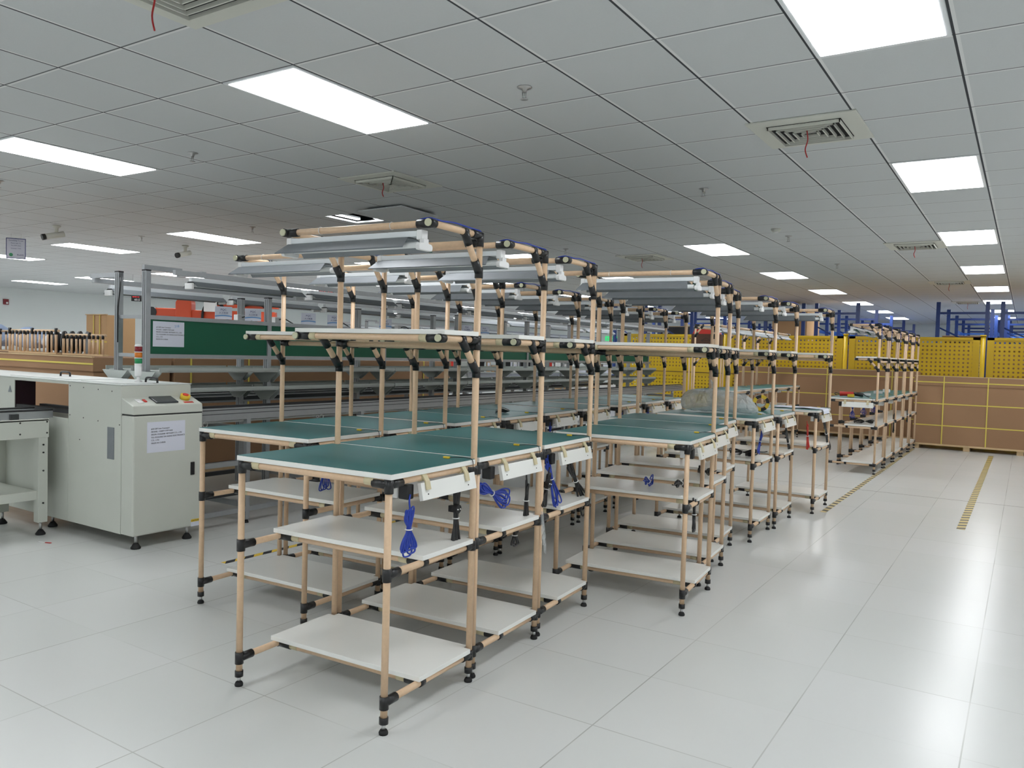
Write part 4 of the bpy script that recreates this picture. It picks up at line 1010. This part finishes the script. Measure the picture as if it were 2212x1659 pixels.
for k, (x, y, sx_, h_, mm, l) in enumerate(((-11.45,5.12,0.30,0.24,'bluecloth','pale blue cloth bundle at the left photo edge, on the carton'), (-10.55,5.14,0.30,0.20,'bluecloth','pale blue cloth bundle second from the left photo edge'), (-10.9,4.66,0.26,0.085,'whitebag','white plastic wrapped parcel low at the left photo edge'), (-9.95,5.16,0.22,0.17,'whitebag','white wrapped bundle left of the black reels'))):
    t = thing('wrapped_bundle', l, 'bundle', (x, y, ZT), 0, 'wrapped bundles at left')
    blob('wrap', mm, [(-sx_, 0, h_*0.7), (-sx_*0.8, 0, h_*0.75), (-sx_*0.3, 0, h_*0.85), (sx_*0.2, 0, h_*0.7), (sx_*0.7, 0, h_*0.75), (sx_, 0, h_*0.65)], [0.03, h_*0.72, h_*0.85, h_*0.75, h_*0.8, 0.03], 0.9, t, jit=0.12, seed=k+4)
    box('bottom_ply', 'white', -sx_*0.7, sx_*0.7, -0.08, 0.08, 0.0, 0.02, t)
for k in range(5):
    t = thing('reel', 'black and silver round reel, %s from the left behind the pipe rack' % ORD[k], 'reel', (-9.66+0.165*k, 4.95, ZT), R(48), 'round reels behind the pipe rack')
    MB().cyl((-0.03,0,0.135), (0.03,0,0.135), 0.10, 22).build('drum', 'rubber', t)
    for xx in (-0.036, 0.03): MB().cyl((xx,0,0.135), (xx+0.006,0,0.135), 0.132, 26).build('flange', 'rubber' if xx < 0 else 'reflector', t)
    box('stand', 'tray', -0.05, 0.05, -0.04, 0.04, 0.0, 0.012, t)

# ------------------------------------------------------------ orange robot arm
RBT = t = thing('robot_arm', 'orange industrial robot arm with black hoses behind the conveyor', 'robot', (-15.2, 10.6, 0), R(33))
MB().lathe([(0.28,0),(0.28,0.25),(0.2,0.3),(0.18,1.55)], n=20).build('pedestal', 'orange', t)
b = MB(); b.prism([(-0.22,1.45),(0.12,1.45),(0.12,2.12),(0.06,2.22),(-0.14,2.22),(-0.22,2.12)], -0.14, 0.14, 'y'); b.build('shoulder', 'orange', t, bevel=0.03)
b = MB(); b.box(-0.78, -0.2, -0.07, 0.07, 1.84, 2.00); b.build('counter_arm', 'orange', t, bevel=0.02)
MB().cyl((-0.74,-0.09,1.92), (-0.74,0.09,1.92), 0.10, 18).build('wrist_disc', 'black', t)
b = MB(); b.box(0.1, 1.9, -0.08, 0.08, 1.78, 1.98); b.build('fore_arm', 'orange', t, bevel=0.02)
b = MB(); b.box(0.5, 1.95, -0.06, 0.06, 2.04, 2.12); b.build('parallel_rod', 'orange', t, bevel=0.01)
for (x0, x1) in ((0.35, 0.85), (1.15, 1.75)):
    MB().tube(spline([(x0, -0.12, 1.66), (x0+0.03, -0.13, 1.98), (x0+0.15, -0.13, 2.10), (x1-0.12, -0.13, 2.10), (x1, -0.13, 1.96), (x1+0.05, -0.12, 1.80)], 6), 0.028, 8).build('hose', 'rubber', t)
box('white_box', 'white', 0.42, 0.68, -0.22, -0.14, 1.95, 2.25, t, bevel=0.01)
box('cable_loom', 'steel', -0.98, -0.80, -0.05, 0.05, 1.82, 2.0, t, bevel=0.01)
RBT.scale = (1, 1, 1.13)
for ch in RBT.children:
    if ch.name.startswith('pedestal'): continue

# ------------------------------------------------------------ clutter seen through the conveyor: shelving with boxes and binders
def clutter_rack(x, y, rz, label, seed, rows=(0.35, 0.75, 1.12, 1.42), w_=2.6):
    rnd = random.Random(seed)
    t = thing('shelving_unit', label, 'shelf', (x, y, 0), rz, 'grey shelving behind the conveyor')
    for xx in (-w_/2, 0, w_/2):
        for yy in (-0.2, 0.2): box('post', 'alu', xx-0.02, xx+0.02, yy-0.02, yy+0.02, 0, 1.75, t)
    for z in rows: box('shelf', 'tray', -w_/2, w_/2, -0.22, 0.22, z-0.02, z, t)
    names = ('white', 'white', 'paper', 'tray', 'black', 'card2', 'white', 'reflector')
    cn = {'white': 'white', 'paper': 'pale', 'tray': 'grey', 'black': 'black', 'card2': 'tan', 'reflector': 'dark', 'red': 'red', 'teal': 'blue'}
    out = []
    for r_, z in enumerate(rows):
        xx = -w_/2+0.06; k = 0
        while xx < w_/2-0.25:
            bw = rnd.choice((0.07, 0.12, 0.2, 0.26)) ; bh = 0.12+0.14*rnd.random(); mm = rnd.choice(names)
            if r_ == 2 and k == 4: mm = 'red'
            if r_ == 1 and k == 3: mm = 'teal'
            a = rz; px = x+(xx+bw/2)*math.cos(a)+0.05*math.sin(a); py_ = y+(xx+bw/2)*math.sin(a)-0.05*math.cos(a)
            if abs(xx+bw/2) < 0.0: pass
            nm = 'binder' if bw < 0.1 else 'storage_box'
            q = thing(nm, '%s %s, %s from the left on the %s shelf of the %s' % (cn[mm], 'binder' if bw < 0.1 else 'box', ORD[min(k, 13)], ('lowest', 'second', 'third', 'top')[r_], label.split(',')[0]), 'binder' if bw < 0.1 else 'box', (px, py_, z), rz, 'boxes and binders on the grey shelving')
            box('body', mm, -bw/2, bw/2, -0.12, 0.12, 0.0, bh, q, bevel=0.004)
            if bw > 0.1: box('lid', 'tray' if mm != 'tray' else 'white', -bw/2-0.003, bw/2+0.003, -0.123, 0.123, bh, bh+0.015, q)
            else: box('spine_label', 'paper', -bw/2+0.012, bw/2-0.012, -0.1215, -0.1202, bh*0.5, bh*0.8, q)
            xx += bw+0.03+rnd.random()*0.04; k += 1
    return t
clutter_rack(-9.4, 12.9, R(38), 'left grey shelving unit, behind the middle of the conveyor', 3)
clutter_rack(-8.6, 15.3, R(38), 'right grey shelving unit, behind the far half of the conveyor', 5)

# ------------------------------------------------------------ yellow perforated fence
def fence(x0, x1, y, z0, z1, label, post=True):
    t = thing('perforated_fence', label, 'fence', ((x0+x1)/2, y, 0), 0, 'perforated yellow fences')
    h_ = (x1-x0)/2
    MB().box(-h_+0.06, h_-0.06, -0.004, 0.004, z0, z1-0.02).build('perforated_sheet', 'perf', t)
    b = MB(); b.box(-h_, h_, -0.02, 0.02, z1-0.05, z1); b.box(-h_, -h_+0.12, -0.02, 0.02, 0.0, z1); b.box(h_-0.12, h_, -0.02, 0.02, 0.0, z1)
    b.box(-h_, h_, -0.02, 0.02, z0, z0+0.05); b.build('frame', 'fenceyellow', t)
    b = MB(); b.box(-h_, h_, -0.021, 0.021, 1.17, 1.185); b.build('seam_bar', 'brown', t)
    b = MB(); b.box(-h_, h_, -0.012, -0.006, 1.09, 1.17); b.box(-h_, h_, -0.012, -0.006, 1.185, 1.27); b.build('stiffener', 'fenceyellow', t)
    if post:
        p_ = MB().cyl((h_+0.05,0,0), (h_+0.05,0,2.08), 0.045, 14).build('post', 'fenceyellow', t)
        MB().cyl((h_+0.05,0,2.08), (h_+0.05,0,2.11), 0.055, 14).build('post_cap', 'fenceyellow', p_)
    return t
for k, (x0, x1, l) in enumerate(((-8.35,-5.87,'leftmost yellow perforated fence behind the cross row of benches'), (-5.75,-3.30,'yellow perforated fence above the middle brown carton'), (-3.18,-0.80,'yellow perforated fence behind the far right workbenches'), (-0.68,1.74,'yellow perforated fence above the carton right of the aisle'), (1.86,4.3,'yellow perforated fence at the far right end'))):
    fence(x0, x1, 17.95, 0.1, 2.06, l, k < 4)

for k, (x0, x1, h_, l) in enumerate(((-8.2, -5.9, 1.93, 'leftmost brown carton stack seen through the holes of the yellow fence'), (-5.7, -3.4, 1.9, 'brown carton stack behind the second yellow fence from the left'), (-3.1, -0.9, 1.9, 'brown carton stack behind the fence by the far right workbenches'), (-0.6, 1.7, 1.92, 'rightmost brown carton stack seen through the yellow fence'))):
    carton('carton_stack', l, x0, x1, 18.35, 19.1, 0.12, h_, [], [1.0], 0.1, 'card', 'carton stacks behind the fence')

# ------------------------------------------------------------ blue pallet racks
ys = (20.0, 22.7, 25.4, 28.1, 30.8)
def pallet_rack(x0, x1, label, m='rackblue', h=2.9):
    t = thing('pallet_rack', label, 'pallet rack', ((x0+x1)/2, ys[0], 0), 0, 'blue pallet racks')
    w_ = (x1-x0)/2
    for y in [v-ys[0] for v in ys]:
        for s in (-1, 1):
            p_ = MB().box(s*w_-0.04, s*w_+0.04, y-0.035, y+0.035, 0.0, h).build('upright', m, t)
            box('foot_plate', m, s*w_-0.06, s*w_+0.06, y-0.06, y+0.06, 0.0, 0.01, p_)
        MB().box(-w_, w_, y-0.015, y+0.015, h-0.27, h-0.22).build('cross_bar', m, t); MB().box(-w_, w_, y-0.015, y+0.015, 0.3, 0.35).build('cross_bar', m, t)
        for (za, zb_) in ((h-0.55, 1.85), (1.85, 1.2), (1.2, 0.5)):
            MB().cyl((-w_, y, za), (w_, y, zb_), 0.018, 6).build('diagonal_brace', m, t)
    for k in range(4):
        yc = (ys[k]+ys[k+1])/2-ys[0]
        for z in (1.95, 2.45):
            if z > 2.2 and k in (0, 1): continue
            for s in (-1, 1): MB().box(s*w_-0.02, s*w_+0.02, yc-1.31, yc+1.31, z-0.05, z+0.05).build('beam', 'beamblue', t)
            MB().box(-w_+0.02, w_-0.02, yc-0.03, yc+0.03, z-0.03, z+0.01).build('tie_bar', 'beamblue', t)
    return t
for (x0, x1, l) in [(-1.72,-0.78,'blue pallet rack standing left below the aisle lamps, behind the yellow fence'), (-0.5,0.5,'blue pallet rack rightmost in view behind the yellow fence'), (-4.3,-3.38,'blue pallet rack behind the fence above the far right workbenches'), (-5.5,-4.6,'blue pallet rack behind the fence beside the tan carton stack'), (-8.3,-7.4,'blue pallet rack holding the black wrapped load'), (-9.6,-8.7,'blue pallet rack farthest left, seen over the conveyor end')]:
    pallet_rack(x0, x1, l)
# things resting on racks
for k, (x, y, w_, d_, z0_, h_, mm, l) in enumerate(((-1.25, 20.9, 0.42, 0.35, 2.0, 0.16, 'brown', 'flat dark brown carton on the rack left below the aisle lamps'),
        (-4.0, 20.9, 0.44, 0.4, 2.0, 0.10, 'brown', 'flat brown carton on the rack above the far workbenches'),
        (-8.0, 21.4, 0.45, 0.9, 2.0, 0.34, 'black', 'black wrapped load on the leftmost blue rack'),
        (-5.05, 21.2, 0.42, 0.7, 2.0, 0.75, 'card2', 'tall tan carton stack on the blue rack beside the red carton'))):
    t = thing('rack_load', l, 'load', (x, y, z0_), 0)
    box('body', mm, -w_, w_, -d_, d_, 0, h_, t); box('pallet', 'wood', -w_*1.0, w_*1.0, -d_, d_, h_, h_+0.02, t)
# brown carton with red top, standing on two stacked cartons right behind the cross row
t = thing('carton', 'dark brown carton with a bright red lid above the cross row', 'carton', (-5.3, 15.2, 1.62), R(12))
box('body', 'brown', -0.28, 0.28, -0.2, 0.2, 0.0, 0.36, t); b = MB(); b.prism([(-0.26,0.36),(0.26,0.36),(0.22,0.45),(-0.22,0.45)], -0.18, 0.18, 'y'); b.build('red_lid', 'red', t)
b = MB(); b.box(-0.09, 0.09, -0.2015, -0.2005, 0.23, 0.236); b.cyl((-0.09,-0.201,0.233), (0.0,-0.201,0.29), 0.003, 4); b.cyl((0.09,-0.201,0.233), (0.0,-0.201,0.29), 0.003, 4); b.cyl((-0.09,-0.201,0.233), (0.0,-0.201,0.176), 0.003, 4); b.cyl((0.09,-0.201,0.233), (0.0,-0.201,0.176), 0.003, 4); b.build('printed_mark', 'black', t)
t = thing('pipe_stand', 'tall tan pipe stand carrying the red lidded carton', 'stand', (-5.3, 15.2, 0), R(12))
for (x, y) in ((-0.3,-0.2),(0.3,-0.2),(-0.3,0.2),(0.3,0.2)): MB().cyl((x, y, 0), (x, y, 1.62), RP, 8).build('leg', 'pipe', t)
for (z) in (1.6, 0.6):
    for (p_, q_) in (((-0.3,-0.2),(0.3,-0.2)), ((-0.3,0.2),(0.3,0.2)), ((-0.3,-0.2),(-0.3,0.2)), ((0.3,-0.2),(0.3,0.2))):
        MB().cyl((p_[0], p_[1], z), (q_[0], q_[1], z), RP, 8).build('rail', 'pipe', t)
for (x, y) in ((-0.3,-0.2),(0.3,-0.2)): MB().cyl((x, y, 1.57), (x, y, 1.62), RJ, 8).build('pipe_joint', 'black', t)

# ------------------------------------------------------------ wall and hanging details
t = thing('fire_alarm', 'small dark red fire alarm box on the left wall', 'fire alarm', (X0, 11.45, 2.58))
box('housing', 'redlens', 0.0, 0.05, -0.07, 0.07, -0.08, 0.08, t, bevel=0.006); MB().cyl((0.05,0.02,-0.03), (0.056,0.02,-0.03), 0.03, 12).build('call_button', 'white', t)
def clock(p, rz, s, label, txt):
    t = thing('digital_clock', label, 'digital clock', p, rz, 'red digital clocks')
    box('housing', 'rubber', -0.16*s, 0.16*s, -0.02, 0.02, -0.12*s, 0.12*s, t, bevel=0.004)
    text_mesh('led_digits', txt[0], 0.12*s, 'red_glow', t, frame_my(-0.13*s, -0.0215, 0.005*s)); text_mesh('led_digits', txt[1], 0.09*s, txt[2], t, frame_my(-0.07*s, -0.0215, -0.10*s))
    for x in (-0.12*s, 0.12*s): MB().cyl((x, 0, 0.12*s), (x, 0, ZC-p[2]), 0.003, 5).build('hanger', 'steel', t)
clock((-16.6, 10.3, 2.50), R(55), 0.7, 'black digital clock with red digits above the conveyor start', ('26.0', '60.5', 'white'))
clock((-12.6, 12.1, 2.66), R(45), 1.0, 'red digital clock hanging over the middle of the conveyor', ('05 14', '05.0', 'red_glow'))
clock((-9.7, 15.55, 2.62), R(32), 0.75, 'farthest red digital clock between the bench lamps', ('12 08', '24', 'red_glow'))
t = thing('exit_sign', 'small green running-man exit sign on the far wall', 'exit sign', (X0+9.0, Y1, 2.3))
box('housing', 'exit_glow', -0.3, 0.3, -0.05, 0.0, -0.1, 0.1, t)
b = MB(); b.box(0.05, 0.22, -0.053, -0.0505, -0.012, 0.012); b.prism([(-0.02,0.0),(0.06,0.05),(0.06,-0.05)], -0.053, -0.0505, 'y'); b.box(-0.2, -0.16, -0.053, -0.0505, -0.06, 0.04); b.build('arrow', 'white', t)
t = thing('hanging_sign', 'small framed white notice hanging from the ceiling at left', 'sign', (-12.15, 5.7, 2.79), R(58))
box('panel', 'paper', -0.115, 0.115, -0.003, 0.003, -0.14, 0.14, t)
b = MB()
for (x0, x1, z0_, z1_) in ((-0.12,0.12,0.135,0.145), (-0.12,0.12,-0.145,-0.135), (-0.12,-0.112,-0.14,0.14), (0.112,0.12,-0.14,0.14)): b.box(x0, x1, -0.005, 0.005, z0_, z1_)
b.build('frame', 'inkblue', t)
for (txt, z, s) in (('Something To use', 0.105, 0.024), ('Please refer To', 0.068, 0.020), ('The SOP sheet', 0.035, 0.020), ('Quantity 1 PCS', -0.005, 0.020)):
    text_mesh('notice_text', txt, s, 'inkblue', t, frame_my(0, -0.0045, z), align='CENTER')
MB().cyl((-0.06,-0.0032,-0.09), (-0.06,-0.005,-0.09), 0.024, 18).build('green_emblem', 'greenlens', t)
text_mesh('emblem_text', 'RoHS', 0.034, 'inkblue', t, frame_my(0.055, -0.0045, -0.10), align='CENTER')
for x in (-0.06, 0.06): MB().cyl((x, 0, 0.14), (x, 0, ZC-2.79), 0.0015, 5).build('hanger', 'steel', t)
# litter by the table foot
t = thing('debris', 'small scrap of tape and paper on the floor beside the machine foot', 'litter', (-6.05, 3.05, 0.001), R(20))
MB().box(-0.06, 0.0, -0.006, 0.006, 0, 0.003).build('paper_strip', 'white', t); MB().box(0.0, 0.05, -0.005, 0.007, 0, 0.004).build('rust_strip', 'ribbon', t)
